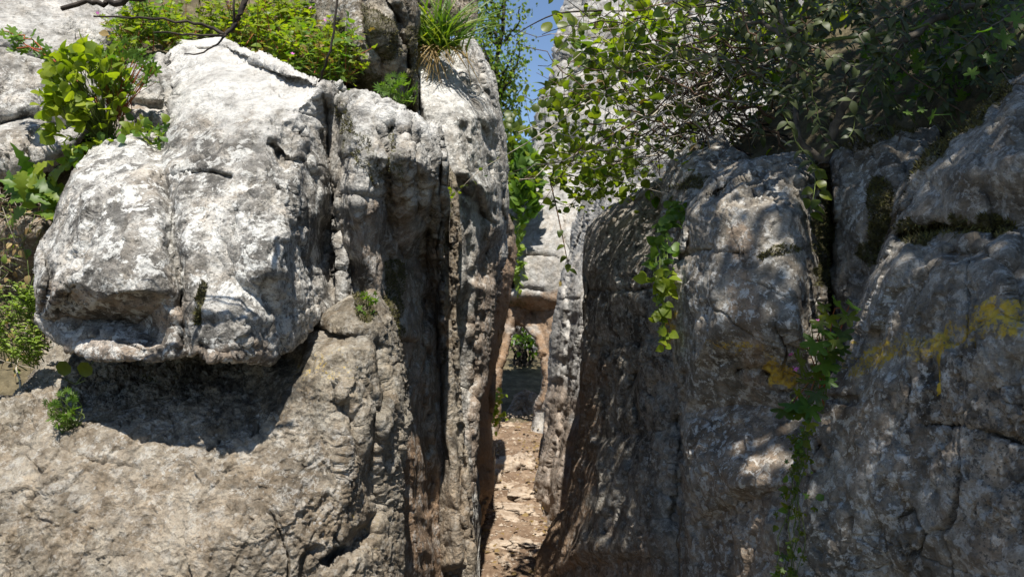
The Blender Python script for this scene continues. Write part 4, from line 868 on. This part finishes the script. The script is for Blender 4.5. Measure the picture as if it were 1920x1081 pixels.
for k in range(86):
    x0 = random.uniform(1400, 1900); y0 = random.uniform(-60, 240 - .28 * max(0, x0 - 1650)); d0 = random.uniform(2.15, 2.9)
    if x0 > 1820: d0 = random.uniform(2.0, 2.4)
    a = W(x0, y0, d0); b = a + Vector((random.gauss(0, .10), -.05, random.uniform(-.22, .06))); sp = spline([a + Vector((random.gauss(.05, .1), .05, .12)), a, b], 13, .004)
    p.stem(sp, .003, .0012, random.choice((STEMG, CANE, BARK)))
    for i, q in enumerate(sp[2:]):
        ax = (sp[-1] - sp[0]).normalized(); sd = ax.cross(Vector((0, -1, .3))).normalized() * (1 if i % 2 else -1)
        for s2 in (1, -1): p.leaf(q, sd * s2 + ax * .6 + rv(.2), Vector((0, -.6, .8)) + rv(.25), random.uniform(.022, .042), 'lance', L_DARK, k % 3 == 0, 1.5)
bushy(p, W(1620, 60, 2.9), (.55, .3, .32), 500, .036, 'lance', L_DARK, own=False, shell=False)
bushy(p, W(1800, 110, 2.5), (.35, .2, .22), 350, .045, 'lobed', L_FRESH, own=False, shell=False)
p.done()
p = Plant('shade_herb', 'few lobed green leaves at the top edge of the yellow-banded slab', 'herb', W(1760, 230, 1.98))
for (x, y, s) in [(1745,222,.05),(1765,215,.045),(1700,210,.03),(1725,205,.03),(1840,60,.06),(1880,75,.06),(1900,40,.05),(1850,110,.05),(1820,140,.04)]:
    p.leaf(W(x, y, 1.95), Vector((.6, -.4, .1)) + rv(.3), Vector((0, -.6, .7)) + rv(.2), s, 'lobed', L_FRESH); p.stem(spline([W(x + 20, y + 25, 2.05), W(x, y, 1.96)], 4), .0015, .001, STEMG)
p.done()

# bare twigs hanging in from above
p = Plant('bare_branch', 'dark bare branch hanging in front of the sunlit boulder top', 'branch', W(470, -80, 1.7))
p.stem(spline([W(470, -90, 1.7), W(458, 10, 1.68), W(440, 45, 1.67), W(420, 66, 1.66)], 14, .002), .008, .004, BARKD, 'twig')
p.stem(spline([W(420, 64, 1.66), W(370, 45, 1.66), (W(280, 34, 1.66)), W(175, 30, 1.66)], 14, .002), .004, .0018, BARKD, 'twig')
p.stem(spline([W(420, 66, 1.66), W(390, 68, 1.66), W(330, 62, 1.66), W(285, 62, 1.66)], 12, .002), .0032, .0015, BARKD, 'twig')
p.stem(spline([W(424, 66, 1.66), W(405, 85, 1.65), W(375, 100, 1.65), W(347, 103, 1.65)], 10, .001), .0025, .0012, BARKD, 'twig')
p.stem(spline([W(436, 50, 1.67), W(438, 20, 1.66), W(437, -20, 1.66)], 8, .001), .003, .0025, BARKD, 'twig')
p.stem(spline([W(470, -60, 1.6), W(300, -10, 1.6), W(215, 5, 1.6), W(190, 2, 1.6), W(120, 9, 1.6)], 18, .004), .008, .005, BARKD, 'branch'); p.done()
p = Plant('bare_twig', 'single thin dark twig reaching down to the boulder\'s right shoulder', 'twig', W(640, -60, 2.3))
p.stem(spline([W(640, -60, 2.3), W(632, 0, 2.3), W(622, 80, 2.3), W(608, 130, 2.32), W(597, 152, 2.4)], 16, .002), .004, .003, BARKD, 'twig'); p.done()

# tree whose crown shades the right-hand rocks
p = Plant('shade_tree', 'leafy tree overhanging the right-hand rocks from beside the slab', 'tree', (2.9, .9, -.15))
p.stem(spline([(2.9, .9, -.15), (2.85, .95, 1.5), (2.6, 1.0, 3.2), (2.3, 1.0, 4.6)], 14, .02), .14, .07, BARK, 'trunk', 9)
for k in range(22):
    e = Vector((random.uniform(.25, 2.9), random.uniform(-1.2, 1.9), random.uniform(4.2, 5.6)))
    p.stem(spline([(2.6, 1.0, 3.2 + k * .05), Vector((2.4, .9, 4.2)).lerp(e, .5) + rv(.12), e], 10, .02), .03, .008, BARK, 'limb', 6)
cl = [Vector((random.uniform(.30, 3.0), random.uniform(-1.3, 2.0), random.uniform(4.2, 5.5))) for _ in range(140)]
cl = [v for v in cl if not (v.x < 1.0 and v.y > 1.35)]
for k in range(19000):
    q = random.choice(cl) + rv(.20); p.leaf(q, rv(), Vector((0, 0, 1)) + rv(.6), random.uniform(.05, .085), 'small', L_OLIVE, False)
p.done('crown')
# fallen leaves along the foot of the walls
V_, Q_, b_ = [], [], 0
for k in range(260):
    y = random.uniform(4.4, 8.6); side = random.choice((-1, 1, 1)); x = (-.16 if side < 0 else .22) + random.gauss(0, .07)
    z = float(ground_z(np.array([x]), np.array([y]))[0]) + .055 + random.random() * .02
    v, f = SHAPES['small']; A = np.array(frame(Vector((random.gauss(0, 1), random.gauss(0, 1), .1)), Vector((0, 0, 1)) + rv(.3))) * random.uniform(.02, .05)
    V_.append(v @ A.T + np.array((x, y, z))); Q_.append(f + b_); b_ += len(v)
o = link('leaf_litter', mesh_np('leaf_litter', np.concatenate(V_), np.concatenate(Q_), np.zeros((0, 3), int), L_DRY)); tag(o, 'dry fallen leaves along the edges of the path', 'leaf litter', kind='stuff')
